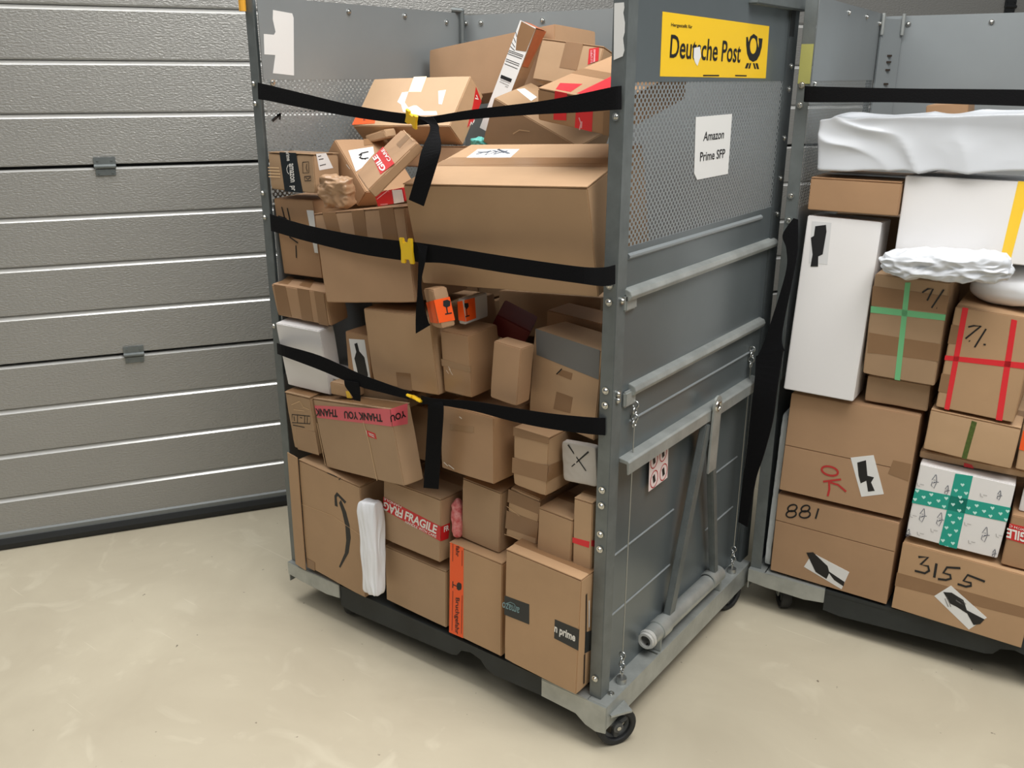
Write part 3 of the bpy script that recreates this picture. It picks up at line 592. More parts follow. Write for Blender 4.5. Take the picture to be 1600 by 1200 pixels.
    ('Q', 'red_tape', 'F', 'red_tape', 'redtape', [[-0.0962, 0.0064], [0.0962, 0.0246], [0.0962, 0.0081], [-0.0962, -0.0065]], 0, None, None),
    ('Q', 'red_tape', 'F', 'tape', 'tape', [[-0.0962, 0.0914], [-0.0741, 0.0919], [-0.0739, 0.0408], [-0.0962, 0.0396]], -0.5, None, None),
    ('Q', 'red_tape', 'F', 'tape', 'tape', [[-0.0962, -0.0448], [-0.0718, -0.0438], [-0.0725, -0.0959], [-0.0959, -0.0956]], -0.5, None, None),
    ('K', 'red_tape', 'F', 'marker_number', 'ink', [[[-0.0557, 0.0924], [-0.0434, 0.0983], [-0.0265, 0.1007], [-0.0563, 0.0607]], [[-0.0138, 0.0952], [-0.0311, 0.0419]], [[-0.0469, 0.057], [-0.045, 0.0552]], [[-0.0123, 0.0536], [-0.0067, 0.0536]]], 0.0042, 1, None),
    ('Q', 'green_strip', 'F', 'green_tape', 'darkgreen', [[-0.0068, 0.0514], [0.0061, 0.0496], [0.0017, -0.0595], [-0.0108, -0.0587]], 0, None, None),
    ('Q', 'red_arrow', 'F', 'red_patch', 'redtape', [[-0.0174, -0.0004], [0.002, -0.0018], [0.009, -0.0117], [-0.0168, -0.0117]], 0, None, None),
    ('Q', 'orange_edge', 'F', 'orange_label', 'orange', [[-0.0548, 0.0421], [-0.0378, 0.04], [-0.0312, -0.016], [-0.0561, -0.0114]], 0, None, None),
    ('Q', 'hearts', 'F', 'heart_tape', 'teal', [[-0.0284, 0.1072], [0.0147, 0.1117], [0.0165, -0.1139], [-0.03, -0.1139]], 0, None, None),
    ('Q', 'hearts', 'F', 'heart_tape', 'teal', [[-0.1188, 0.0366], [0.1196, 0.0456], [0.1196, 0.0026], [-0.1196, -0.0088]], 0, None, None),
    ('Q', 'hearts', 'F', 'heart', 'heartwhite', [[-0.1181, 0.0315], [-0.1165, 0.0349], [-0.1132, 0.0332], [-0.1104, 0.036], [-0.1073, 0.0336], [-0.1086, 0.03], [-0.1116, 0.0256]], 1, 'heart_tape', None),
    ('Q', 'hearts', 'F', 'heart', 'heartwhite', [[-0.0813, 0.0302], [-0.0798, 0.0336], [-0.0765, 0.0319], [-0.0737, 0.0347], [-0.0706, 0.0323], [-0.0719, 0.0287], [-0.0748, 0.0243]], 1, 'heart_tape', None),
    ('Q', 'hearts', 'F', 'heart', 'heartwhite', [[-0.0988, 0.017], [-0.0972, 0.0204], [-0.0939, 0.0187], [-0.0911, 0.0215], [-0.088, 0.0191], [-0.0892, 0.0155], [-0.0923, 0.011]], 1, 'heart_tape', None),
    ('Q', 'hearts', 'F', 'heart', 'heartwhite', [[-0.1192, 0.0043], [-0.1177, 0.0077], [-0.1143, 0.006], [-0.1115, 0.0088], [-0.1084, 0.0064], [-0.1097, 0.0028], [-0.1127, -0.0017]], 1, 'heart_tape', None),
    ('Q', 'hearts', 'F', 'heart', 'heartwhite', [[-0.0602, 0.0168], [-0.0587, 0.0202], [-0.0555, 0.0185], [-0.0527, 0.0213], [-0.0496, 0.0189], [-0.0508, 0.0153], [-0.0538, 0.0109]], 1, 'heart_tape', None),
    ('Q', 'hearts', 'F', 'heart', 'heartwhite', [[-0.0811, 0.0037], [-0.0796, 0.0071], [-0.0763, 0.0055], [-0.0735, 0.0082], [-0.0704, 0.0059], [-0.0717, 0.0023], [-0.0746, -0.0022]], 1, 'heart_tape', None),
    ('Q', 'hearts', 'F', 'heart', 'heartwhite', [[-0.0434, 0.0037], [-0.0419, 0.0071], [-0.0387, 0.0055], [-0.036, 0.0082], [-0.0329, 0.0059], [-0.0341, 0.0023], [-0.037, -0.0022]], 1, 'heart_tape', None),
    ('Q', 'hearts', 'F', 'heart', 'heartwhite', [[-0.0425, 0.0299], [-0.041, 0.0333], [-0.0377, 0.0316], [-0.035, 0.0343], [-0.032, 0.032], [-0.0332, 0.0284], [-0.0361, 0.024]], 1, 'heart_tape', None),
    ('Q', 'hearts', 'F', 'heart', 'heartwhite', [[-0.0228, 0.0165], [-0.0213, 0.0198], [-0.0181, 0.0182], [-0.0154, 0.0209], [-0.0124, 0.0186], [-0.0136, 0.015], [-0.0164, 0.0106]], 1, 'heart_tape', None),
    ('Q', 'hearts', 'F', 'heart', 'heartwhite', [[-0.0098, 0.0425], [-0.0083, 0.0458], [-0.0051, 0.0442], [-0.0025, 0.0469], [0.0005, 0.0445], [-0.0006, 0.041], [-0.0035, 0.0367]], 1, 'heart_tape', None),
    ('Q', 'hearts', 'F', 'heart', 'heartwhite', [[-0.0235, 0.0595], [-0.022, 0.0628], [-0.0188, 0.0612], [-0.0162, 0.0638], [-0.0131, 0.0615], [-0.0143, 0.058], [-0.0172, 0.0537]], 1, 'heart_tape', None),
    ('Q', 'hearts', 'F', 'heart', 'heartwhite', [[0.0023, 0.0583], [0.0038, 0.0615], [0.007, 0.0599], [0.0096, 0.0625], [0.0126, 0.0602], [0.0115, 0.0567], [0.0086, 0.0524]], 1, 'heart_tape', None),
    ('Q', 'hearts', 'F', 'heart', 'heartwhite', [[-0.0108, 0.0802], [-0.0094, 0.0834], [-0.0062, 0.0818], [-0.0036, 0.0844], [-0.0005, 0.0821], [-0.0017, 0.0786], [-0.0045, 0.0744]], 1, 'heart_tape', None),
    ('Q', 'hearts', 'F', 'heart', 'heartwhite', [[-0.0044, 0.03], [-0.003, 0.0333], [0.0002, 0.0317], [0.0029, 0.0344], [0.0059, 0.0321], [0.0048, 0.0285], [0.0019, 0.0242]], 1, 'heart_tape', None),
    ('Q', 'hearts', 'F', 'heart', 'heartwhite', [[0.0162, 0.0168], [0.0176, 0.0201], [0.0208, 0.0185], [0.0234, 0.0212], [0.0265, 0.0189], [0.0253, 0.0153], [0.0225, 0.011]], 1, 'heart_tape', None),
    ('Q', 'hearts', 'F', 'heart', 'heartwhite', [[0.0344, 0.0295], [0.0358, 0.0328], [0.039, 0.0312], [0.0416, 0.0339], [0.0446, 0.0316], [0.0435, 0.028], [0.0407, 0.0237]], 1, 'heart_tape', None),
    ('Q', 'hearts', 'F', 'heart', 'heartwhite', [[0.0726, 0.0334], [0.074, 0.0367], [0.0771, 0.0351], [0.0796, 0.0377], [0.0826, 0.0354], [0.0815, 0.0319], [0.0788, 0.0276]], 1, 'heart_tape', None),
    ('Q', 'hearts', 'F', 'heart', 'heartwhite', [[0.0548, 0.0184], [0.0562, 0.0217], [0.0594, 0.02], [0.0619, 0.0227], [0.0649, 0.0204], [0.0638, 0.0169], [0.0611, 0.0126]], 1, 'heart_tape', None),
    ('Q', 'hearts', 'F', 'heart', 'heartwhite', [[0.0943, 0.0228], [0.0956, 0.026], [0.0987, 0.0244], [0.1012, 0.0271], [0.1042, 0.0248], [0.1032, 0.0213], [0.1005, 0.017]], 1, 'heart_tape', None),
    ('Q', 'hearts', 'F', 'heart', 'heartwhite', [[0.0725, 0.0089], [0.0739, 0.0122], [0.077, 0.0106], [0.0795, 0.0133], [0.0825, 0.011], [0.0814, 0.0075], [0.0787, 0.0031]], 1, 'heart_tape', None),
    ('Q', 'hearts', 'F', 'heart', 'heartwhite', [[0.1094, 0.0346], [0.1108, 0.0378], [0.1139, 0.0362], [0.1163, 0.0388], [0.1193, 0.0366], [0.1182, 0.0331], [0.1156, 0.0288]], 1, 'heart_tape', None),
    ('Q', 'hearts', 'F', 'heart', 'heartwhite', [[-0.0044, 0.0028], [-0.0029, 0.0061], [0.0003, 0.0045], [0.0029, 0.0072], [0.006, 0.0049], [0.0048, 0.0013], [0.002, -0.0031]], 1, 'heart_tape', None),
    ('Q', 'hearts', 'F', 'heart', 'heartwhite', [[-0.0247, -0.0177], [-0.0232, -0.0143], [-0.0199, -0.016], [-0.0172, -0.0132], [-0.0142, -0.0156], [-0.0153, -0.0192], [-0.0182, -0.0236]], 1, 'heart_tape', None),
    ('Q', 'hearts', 'F', 'heart', 'heartwhite', [[0.0008, -0.0196], [0.0023, -0.0162], [0.0055, -0.0179], [0.0081, -0.0151], [0.0112, -0.0174], [0.0101, -0.021], [0.0072, -0.0255]], 1, 'heart_tape', None),
    ('Q', 'hearts', 'F', 'heart', 'heartwhite', [[-0.0129, -0.0368], [-0.0114, -0.0334], [-0.0082, -0.035], [-0.0055, -0.0323], [-0.0024, -0.0346], [-0.0036, -0.0382], [-0.0065, -0.0427]], 1, 'heart_tape', None),
    ('Q', 'hearts', 'F', 'heart', 'heartwhite', [[-0.026, -0.0572], [-0.0245, -0.0538], [-0.0213, -0.0554], [-0.0186, -0.0526], [-0.0155, -0.055], [-0.0167, -0.0586], [-0.0196, -0.0631]], 1, 'heart_tape', None),
    ('Q', 'hearts', 'F', 'heart', 'heartwhite', [[-0.0009, -0.0596], [0.0006, -0.0562], [0.0038, -0.0578], [0.0065, -0.055], [0.0096, -0.0573], [0.0084, -0.061], [0.0055, -0.0655]], 1, 'heart_tape', None),
    ('Q', 'hearts', 'F', 'heart', 'heartwhite', [[-0.0137, -0.077], [-0.0122, -0.0736], [-0.009, -0.0752], [-0.0063, -0.0724], [-0.0032, -0.0747], [-0.0044, -0.0784], [-0.0073, -0.0829]], 1, 'heart_tape', None),
    ('Q', 'hearts', 'F', 'heart', 'heartwhite', [[-0.0278, -0.0986], [-0.0263, -0.0951], [-0.023, -0.0967], [-0.0203, -0.0939], [-0.0172, -0.0962], [-0.0184, -0.0999], [-0.0213, -0.1045]], 1, 'heart_tape', None),
    ('Q', 'hearts', 'F', 'heart', 'heartwhite', [[-0.0018, -0.0993], [-0.0003, -0.0958], [0.003, -0.0974], [0.0057, -0.0946], [0.0088, -0.0969], [0.0076, -0.1006], [0.0047, -0.1052]], 1, 'heart_tape', None),
    ('Q', 'hearts', 'F', 'heart', 'heartwhite', [[-0.0148, -0.1139], [-0.0133, -0.1128], [-0.01, -0.1139], [-0.0073, -0.1115], [-0.0042, -0.1138], [-0.0054, -0.1139], [-0.0083, -0.1139]], 1, 'heart_tape', None),
    ('Q', 'hearts', 'F', 'heart', 'heartwhite', [[0.1105, 0.0094], [0.1119, 0.0126], [0.115, 0.011], [0.1175, 0.0137], [0.1196, 0.0114], [0.1194, 0.0079], [0.1167, 0.0036]], 1, 'heart_tape', None),
    ('Q', 'hearts', 'F', 'heart', 'heartwhite', [[0.034, 0.0073], [0.0355, 0.0106], [0.0387, 0.009], [0.0413, 0.0117], [0.0443, 0.0094], [0.0432, 0.0058], [0.0404, 0.0014]], 1, 'heart_tape', None),
    ('K', 'hearts', 'F', 'print', 'navy', [[[-0.0747, 0.0921], [-0.0818, 0.0742], [-0.0727, 0.0755]], [[-0.0736, 0.0912], [-0.069, 0.0716], [-0.0779, 0.0642]], [[-0.0797, 0.0686], [-0.0808, 0.0572], [-0.0724, 0.0509], [-0.0693, 0.0678]], [[-0.0766, 0.0683], [-0.0639, 0.0718]]], 0.0016, 1, None),
    ('K', 'hearts', 'F', 'print', 'navy', [[[-0.04, 0.0685], [-0.0448, 0.0559], [-0.0385, 0.0568]], [[-0.0392, 0.0679], [-0.0359, 0.0541], [-0.0421, 0.0489]], [[-0.0434, 0.052], [-0.044, 0.0441], [-0.0382, 0.0397], [-0.0361, 0.0515]], [[-0.0412, 0.0518], [-0.0324, 0.0543]]], 0.0016, 1, None),
    ('K', 'hearts', 'F', 'print', 'navy', [[[-0.0862, -0.0169], [-0.0934, -0.0356], [-0.0842, -0.0341]], [[-0.085, -0.0178], [-0.0804, -0.038], [-0.0895, -0.0458]], [[-0.0914, -0.0413], [-0.0924, -0.0531], [-0.0839, -0.0595], [-0.0807, -0.0419]], [[-0.0881, -0.0416], [-0.0752, -0.0377]]], 0.0016, 1, None),
    ('K', 'hearts', 'F', 'print', 'navy', [[[-0.0416, -0.0163], [-0.0486, -0.0348], [-0.0395, -0.0333]], [[-0.0404, -0.0172], [-0.0357, -0.0372], [-0.0447, -0.045]], [[-0.0465, -0.0405], [-0.0475, -0.0522], [-0.0391, -0.0585], [-0.036, -0.0411]], [[-0.0433, -0.0408], [-0.0306, -0.0369]]], 0.0016, 1, None),
    ('K', 'hearts', 'F', 'print', 'navy', [[[0.075, -0.0263], [0.0679, -0.0462], [0.0774, -0.0446]], [[0.0762, -0.0272], [0.0815, -0.0488], [0.0722, -0.0572]], [[0.0702, -0.0524], [0.0694, -0.065], [0.0784, -0.0718], [0.0813, -0.053]], [[0.0735, -0.0527], [0.0869, -0.0485]]], 0.0016, 1, None),
    ('K', 'hearts', 'F', 'print', 'navy', [[[-0.1127, -0.0903], [-0.1179, -0.1037], [-0.1113, -0.1026]], [[-0.1119, -0.0909], [-0.1086, -0.1054], [-0.1151, -0.111]], [[-0.1164, -0.1078], [-0.1172, -0.1139], [-0.1112, -0.1139], [-0.1089, -0.1082]], [[-0.1141, -0.108], [-0.1049, -0.1051]]], 0.0016, 1, None),
    ('K', 'hearts', 'F', 'print', 'navy', [[[0.1073, -0.0852], [0.1035, -0.0963], [0.1087, -0.0953]], [[0.108, -0.0858], [0.1109, -0.0976], [0.1059, -0.1023]], [[0.1048, -0.0996], [0.1044, -0.1066], [0.1093, -0.1103], [0.1108, -0.0999]], [[0.1066, -0.0998], [0.1139, -0.0974]]], 0.0016, 1, None),
    ('K', 'hearts', 'F', 'print', 'navy', [[[0.0861, 0.0882], [0.0818, 0.076], [0.0877, 0.0769]], [[0.0869, 0.0876], [0.0903, 0.0742], [0.0845, 0.0692]], [[0.0832, 0.0722], [0.0827, 0.0645], [0.0883, 0.0602], [0.0901, 0.0717]], [[0.0853, 0.072], [0.0936, 0.0744]]], 0.0016, 1, None),
    ('K', 'hearts', 'F', 'print', 'greyprint', [[[-0.0908, -0.0924], [-0.0881, -0.1014], [-0.0817, -0.102]], [[-0.0829, -0.0951], [-0.0723, -0.0949]]], 0.0013, 1, None),
    ('K', 'hearts', 'F', 'print', 'greyprint', [[[-0.0585, -0.0721], [-0.0559, -0.081], [-0.0495, -0.0816]], [[-0.0507, -0.0748], [-0.0403, -0.0746]]], 0.0013, 1, None),
    ('K', 'hearts', 'F', 'print', 'greyprint', [[[0.0198, -0.0279], [0.0225, -0.0365], [0.0286, -0.0372]], [[0.0274, -0.0305], [0.0374, -0.0305]]], 0.0013, 1, None),
    ('K', 'hearts', 'F', 'print', 'greyprint', [[[0.0395, -0.0783], [0.0422, -0.087], [0.0483, -0.0876]], [[0.0471, -0.0809], [0.0571, -0.0807]]], 0.0013, 1, None),
    ('K', 'hearts', 'F', 'print', 'greyprint', [[[-0.1186, -0.0431], [-0.116, -0.052], [-0.1095, -0.0526]], [[-0.1107, -0.0458], [-0.1001, -0.0457]]], 0.0013, 1, None),
    ('K', 'hearts', 'F', 'print', 'greyprint', [[[-0.1169, 0.0558], [-0.1144, 0.0471], [-0.108, 0.0464]], [[-0.1091, 0.053], [-0.0987, 0.0529]]], 0.0013, 1, None),
    ('K', 'hearts', 'F', 'print', 'greyprint', [[[0.0416, 0.0672], [0.0442, 0.0587], [0.0503, 0.0581]], [[0.049, 0.0645], [0.0589, 0.0644]]], 0.0013, 1, None),
    ('K', 'hearts', 'F', 'print', 'greyprint', [[[0.1008, -0.0389], [0.1034, -0.0475], [0.1095, -0.0481]], [[0.1082, -0.0416], [0.1179, -0.0415]]], 0.0013, 1, None),
    ('Q', 'fragile_edge', 'F', 'fragile_tape', 'red', [[-0.0805, 0.0497], [0.0169, 0.0493], [0.0216, -0.0039], [-0.0805, 0.0034]], 0, None, None),
    ('T', 'fragile_edge', 'F', 'lettering', 'white', 'FRAGILE', [0.0108, 0.0308, -0.0946, 0.0034, 0.0026, -0.0271], 1, 'fragile_tape'),
    ('T', 'fragile_edge', 'F', 'lettering', 'white', 'HANDLE WITH C', [0.0089, 0.0403, -0.0889, 0.0063, 0.0001, -0.0065], 1, 'fragile_tape'),
    ('Q', 'ok_box', 'F', 'address_label', 'paper', [[0.0126, -0.0053], [0.0732, 0.0169], [0.117, -0.0939], [0.0582, -0.1179]], 0, None, None),
    ('Q', 'ok_box', 'F', 'marker_scribble', 'ink', [[0.0328, -0.0157], [0.0552, -0.003], [0.0654, -0.0489], [0.084, -0.0495], [0.0781, -0.0668], [0.0915, -0.0899], [0.074, -0.0971], [0.0648, -0.0649], [0.0506, -0.077], [0.0419, -0.0548]], 1, 'address_label', None),
    ('Q', 'ok_box', 'F', 'tape', 'tape', [[0.1267, 0.0141], [0.175, 0.0134], [0.1749, -0.0391], [0.1186, -0.0293]], 0, None, None),
    ('K', 'ok_box', 'F', 'red_marker_letters', 'redink', [[[-0.0154, -0.061], [-0.0173, -0.0657], [-0.0218, -0.0696], [-0.0283, -0.0724], [-0.0361, -0.0737], [-0.0443, -0.0733], [-0.0518, -0.0713], [-0.0578, -0.0679], [-0.0614, -0.0635], [-0.0624, -0.0587], [-0.0604, -0.054], [-0.0559, -0.05], [-0.0493, -0.0472], [-0.0414, -0.046], [-0.0333, -0.0464], [-0.0258, -0.0485], [-0.0199, -0.0519], [-0.0163, -0.0562], [-0.0154, -0.061]], [[-0.0042, -0.0781], [-0.0533, -0.0976]], [[-0.0368, -0.0934], [-0.0328, -0.1168], [-0.0346, -0.1402]], [[-0.0327, -0.095], [-0.0098, -0.0973], [0.0148, -0.1126]]], 0.006, 1, None),
    ('K', 'n881', 'F', 'marker_number', 'ink', [[[-0.1157, 0.1075], [-0.115, 0.1038], [-0.1159, 0.0996], [-0.1183, 0.0951], [-0.1219, 0.0911], [-0.1263, 0.0879], [-0.131, 0.086], [-0.1354, 0.0855], [-0.1389, 0.0867], [-0.1411, 0.0892], [-0.1418, 0.0928], [-0.1409, 0.0972], [-0.1384, 0.1016], [-0.1348, 0.1057], [-0.1303, 0.1088], [-0.1257, 0.1107], [-0.1214, 0.1111], [-0.1179, 0.11], [-0.1157, 0.1075]], [[-0.1153, 0.0845], [-0.1152, 0.0805], [-0.1168, 0.076], [-0.1201, 0.0718], [-0.1245, 0.0681], [-0.1296, 0.0656], [-0.1347, 0.0645], [-0.1393, 0.0649], [-0.1427, 0.0668], [-0.1446, 0.0699], [-0.1446, 0.074], [-0.1429, 0.0784], [-0.1397, 0.0827], [-0.1352, 0.0863], [-0.1301, 0.0888], [-0.125, 0.0899], [-0.1205, 0.0895], [-0.1171, 0.0876], [-0.1153, 0.0845]], [[-0.0777, 0.1162], [-0.077, 0.1128], [-0.0778, 0.1089], [-0.08, 0.1047], [-0.0833, 0.101], [-0.0873, 0.0981], [-0.0915, 0.0963], [-0.0955, 0.096], [-0.0988, 0.0971], [-0.1008, 0.0995], [-0.1015, 0.1029], [-0.1007, 0.1069], [-0.0985, 0.111], [-0.0952, 0.1148], [-0.0912, 0.1177], [-0.0869, 0.1194], [-0.083, 0.1197], [-0.0798, 0.1186], [-0.0777, 0.1162]], [[-0.0736, 0.0941], [-0.0738, 0.0899], [-0.0759, 0.0854], [-0.0795, 0.0812], [-0.0844, 0.0779], [-0.0898, 0.0757], [-0.0952, 0.075], [-0.0999, 0.0759], [-0.1032, 0.0782], [-0.1049, 0.0818], [-0.1047, 0.086], [-0.1026, 0.0905], [-0.0989, 0.0947], [-0.094, 0.098], [-0.0886, 0.1002], [-0.0832, 0.1008], [-0.0786, 0.0999], [-0.0753, 0.0976], [-0.0736, 0.0941]], [[-0.051, 0.1189], [-0.0562, 0.0834]]], 0.005, 1, None),
    ('Q', 'n881', 'F', 'address_label', 'paper', [[-0.0739, -0.0891], [-0.0528, -0.0338], [0.0601, -0.063], [0.0448, -0.1278]], 0, None, None),
    ('Q', 'n881', 'F', 'marker_scribble', 'ink', [[-0.0709, -0.0385], [-0.0516, -0.0311], [-0.0038, -0.0634], [0.0022, -0.0802], [0.0506, -0.1], [0.0494, -0.1156], [0.0199, -0.1035], [0.0028, -0.0858], [-0.0024, -0.1076], [-0.0183, -0.1018], [-0.0371, -0.0946], [-0.052, -0.07]], 1, 'address_label', None),
    ('K', 'n3155', 'F', 'marker_number', 'ink', [[[-0.1237, 0.0772], [-0.0987, 0.0846], [-0.1145, 0.0557], [-0.0945, 0.0572], [-0.0897, 0.0441], [-0.0996, 0.0324], [-0.1267, 0.0312]], [[-0.0746, 0.0728], [-0.0737, 0.0274]], [[-0.0133, 0.0789], [-0.0468, 0.07], [-0.0532, 0.0498], [-0.0348, 0.0499], [-0.0317, 0.039], [-0.0435, 0.0305], [-0.0637, 0.0265]], [[0.0523, 0.0594], [0.0075, 0.0648], [0.0002, 0.0434], [0.0196, 0.0434], [0.0211, 0.0348], [0.0093, 0.0278], [-0.0125, 0.0286]]], 0.0066, 1, None),
    ('Q', 'n3155', 'F', 'tape', 'tape', [[-0.1721, 0.0095], [0.1721, 0.0163], [0.1721, -0.0149], [-0.1721, -0.0345]], -0.5, None, None),
    ('Q', 'n3155', 'F', 'address_label', 'paper', [[-0.0647, -0.03], [-0.0282, 0.0175], [0.0751, -0.0479], [0.038, -0.1015]], 0, None, None),
    ('Q', 'n3155', 'F', 'marker_scribble', 'ink', [[-0.0439, -0.009], [-0.0227, -0.0034], [0.0099, -0.0154], [0.0232, -0.0433], [0.0708, -0.055], [0.0627, -0.073], [0.047, -0.0825], [0.0257, -0.0533], [-0.0032, -0.0423], [-0.0215, -0.0382]], 1, 'address_label', None),
    ('K', 'n3155', 'F', 'print', 'greyprint', [[[-0.0365, -0.0273], [-0.024, -0.0502]], [[-0.0332, -0.0205], [-0.0177, -0.0478]], [[-0.0062, -0.0105], [0.0182, -0.026]], [[-0.0086, -0.0224], [0.0124, -0.0309]]], 0.003, 1, 'address_label'),
    ('Q', 'panel', 'R', 'operator_sign', 'signyellow', [[-0.3383, 0.7609], [0.2413, 0.7554], [0.2474, 0.6287], [-0.335, 0.6331]], 0, None, None),
    ('T', 'panel', 'R', 'lettering', 'ink', 'Hergestellt für', [-0.2978, 0.734, 0.1002, -0.0005, -0.0009, 0.0068], 1, 'operator_sign'),
    ('T', 'panel', 'R', 'lettering', 'ink', 'Deutsche Post', [-0.2972, 0.6721, 0.3714, -0.006, 0.0014, 0.0455], 1, 'operator_sign'),
    ('Q', 'panel', 'R', 'scraped_spot', 'paper', [[-0.1834, 0.6933], [-0.1535, 0.6967], [-0.1458, 0.6764], [-0.1524, 0.6681], [-0.1604, 0.6557], [-0.1724, 0.6624], [-0.1824, 0.6731]], 1.5, 'operator_sign', None),
    ('Q', 'panel', 'R', 'post_horn_emblem', 'ink', [[0.1009, 0.7249], [0.1102, 0.7258], [0.1175, 0.7136], [0.1257, 0.7272], [0.145, 0.7338], [0.1673, 0.7285], [0.1817, 0.7153], [0.1763, 0.7249], [0.2038, 0.7245], [0.2027, 0.7037], [0.1936, 0.6851], [0.1782, 0.6726], [0.1546, 0.668], [0.1309, 0.6732], [0.1137, 0.6867], [0.1038, 0.7073]], 1, 'operator_sign', None),
    ('Q', 'panel', 'R', 'emblem_opening', 'signyellow', [[0.1675, 0.7056], [0.1671, 0.6992], [0.1642, 0.6935], [0.1594, 0.6893], [0.153, 0.6871], [0.146, 0.687], [0.1392, 0.6892], [0.1333, 0.6933], [0.1292, 0.6989], [0.1272, 0.7052], [0.1277, 0.7115], [0.1304, 0.7171], [0.1352, 0.7213], [0.1415, 0.7236], [0.1484, 0.7237], [0.1553, 0.7216], [0.1612, 0.7175], [0.1654, 0.712]], 1.6, 'operator_sign', None),
    ('Q', 'panel', 'R', 'emblem_opening', 'signyellow', [[0.1692, 0.7271], [0.1751, 0.7266], [0.1813, 0.7138], [0.1813, 0.7026], [0.1719, 0.7151]], 1.6, 'operator_sign', None),
    ('Q', 'panel', 'R', 'emblem_tassel', 'ink', [[0.1167, 0.6648], [0.131, 0.665], [0.1217, 0.6522], [0.1074, 0.6527]], 1, 'operator_sign', None),
    ('Q', 'panel', 'R', 'emblem_tassel', 'ink', [[0.135, 0.665], [0.1438, 0.6651], [0.1386, 0.652], [0.1281, 0.6523]], 1, 'operator_sign', None),
    ('Q', 'panel', 'R', 'emblem_tassel', 'ink', [[0.1552, 0.6653], [0.1649, 0.6654], [0.1787, 0.6517], [0.168, 0.6516]], 1, 'operator_sign', None),
    ('Q', 'panel', 'R', 'emblem_tassel', 'ink', [[0.1716, 0.6651], [0.1848, 0.6653], [0.1979, 0.6512], [0.1845, 0.6514]], 1, 'operator_sign', None),
    ('K', 'panel', 'R', 'small_print', 'ink', [[[-0.1274, 0.6352], [-0.0409, 0.6353]], [[0.0512, 0.6354], [0.1214, 0.6349]]], 0.003, 1, 'operator_sign'),
    ('Q', 'panel', 'R', 'paper_notice', 'paper', [[-0.1501, 0.544], [0.0518, 0.5452], [0.0539, 0.3995], [-0.1216, 0.3993], [-0.1398, 0.4157]], 0, None, None),
    ('T', 'panel', 'R', 'lettering', 'ink', 'Amazon', [-0.1043, 0.4886, 0.1151, 0.0003, 0.0023, 0.0204], 1, 'paper_notice'),
    ('T', 'panel', 'R', 'lettering', 'ink', 'Prime SFP', [-0.1143, 0.442, 0.1412, -0.0003, -0.0012, 0.0214], 1, 'paper_notice'),
    ('Q', 'low', 'R', 'pictogram_label', 'labelpink', [[-0.278, -0.2565], [-0.1772, -0.2577], [-0.1718, -0.3606], [-0.2735, -0.3634]], 0, None, None),
    ('K', 'low', 'R', 'prohibition_ring', 'redink', [[[-0.2355, -0.2916], [-0.2389, -0.2979], [-0.244, -0.3025], [-0.2502, -0.3048], [-0.2567, -0.3046], [-0.2627, -0.3018], [-0.2675, -0.2969], [-0.2705, -0.2904], [-0.2714, -0.2831], [-0.2701, -0.2759], [-0.2667, -0.2697], [-0.2617, -0.2651], [-0.2555, -0.2628], [-0.2491, -0.2629], [-0.2431, -0.2656], [-0.2382, -0.2705], [-0.2351, -0.277], [-0.2341, -0.2843], [-0.2355, -0.2916]]], 0.0028, 1, 'pictogram_label'),
    ('K', 'low', 'R', 'pictogram', 'ink', [[[-0.2569, -0.2721], [-0.2504, -0.2933]]], 0.012, 1, 'pictogram_label'),
    ('K', 'low', 'R', 'prohibition_ring', 'redink', [[[-0.1872, -0.2896], [-0.1906, -0.2958], [-0.1957, -0.3003], [-0.2018, -0.3026], [-0.2083, -0.3024], [-0.2143, -0.2997], [-0.2191, -0.2948], [-0.2222, -0.2885], [-0.2231, -0.2813], [-0.2219, -0.2743], [-0.2185, -0.2681], [-0.2135, -0.2636], [-0.2074, -0.2613], [-0.201, -0.2615], [-0.195, -0.2641], [-0.1901, -0.2689], [-0.187, -0.2753], [-0.186, -0.2825], [-0.1872, -0.2896]]], 0.0028, 1, 'pictogram_label'),
    ('K', 'low', 'R', 'pictogram', 'ink', [[[-0.2089, -0.2701], [-0.2021, -0.2917]]], 0.012, 1, 'pictogram_label'),
    ('K', 'low', 'R', 'prohibition_ring', 'redink', [[[-0.2288, -0.3459], [-0.2325, -0.3527], [-0.2379, -0.3576], [-0.2444, -0.3601], [-0.2512, -0.3598], [-0.2575, -0.3568], [-0.2625, -0.3514], [-0.2656, -0.3444], [-0.2665, -0.3366], [-0.265, -0.3288], [-0.2614, -0.3221], [-0.2561, -0.3172], [-0.2497, -0.3147], [-0.2429, -0.315], [-0.2366, -0.3179], [-0.2316, -0.3231], [-0.2284, -0.3302], [-0.2274, -0.3381], [-0.2288, -0.3459]]], 0.0028, 1, 'pictogram_label'),
    ('K', 'low', 'R', 'pictogram', 'ink', [[[-0.2512, -0.3255], [-0.2446, -0.3472]]], 0.012, 1, 'pictogram_label'),
    ('K', 'low', 'R', 'prohibition_ring', 'redink', [[[-0.1786, -0.3446], [-0.1822, -0.3513], [-0.1876, -0.3561], [-0.1941, -0.3585], [-0.2009, -0.3582], [-0.2072, -0.3553], [-0.2122, -0.35], [-0.2153, -0.3431], [-0.2163, -0.3354], [-0.2149, -0.3278], [-0.2113, -0.3212], [-0.206, -0.3163], [-0.1996, -0.3139], [-0.1928, -0.3141], [-0.1865, -0.3169], [-0.1814, -0.3221], [-0.1782, -0.329], [-0.1772, -0.3368], [-0.1786, -0.3446]]], 0.0028, 1, 'pictogram_label'),
    ('K', 'low', 'R', 'pictogram', 'ink', [[[-0.2012, -0.324], [-0.1942, -0.3461]]], 0.012, 1, 'pictogram_label'),
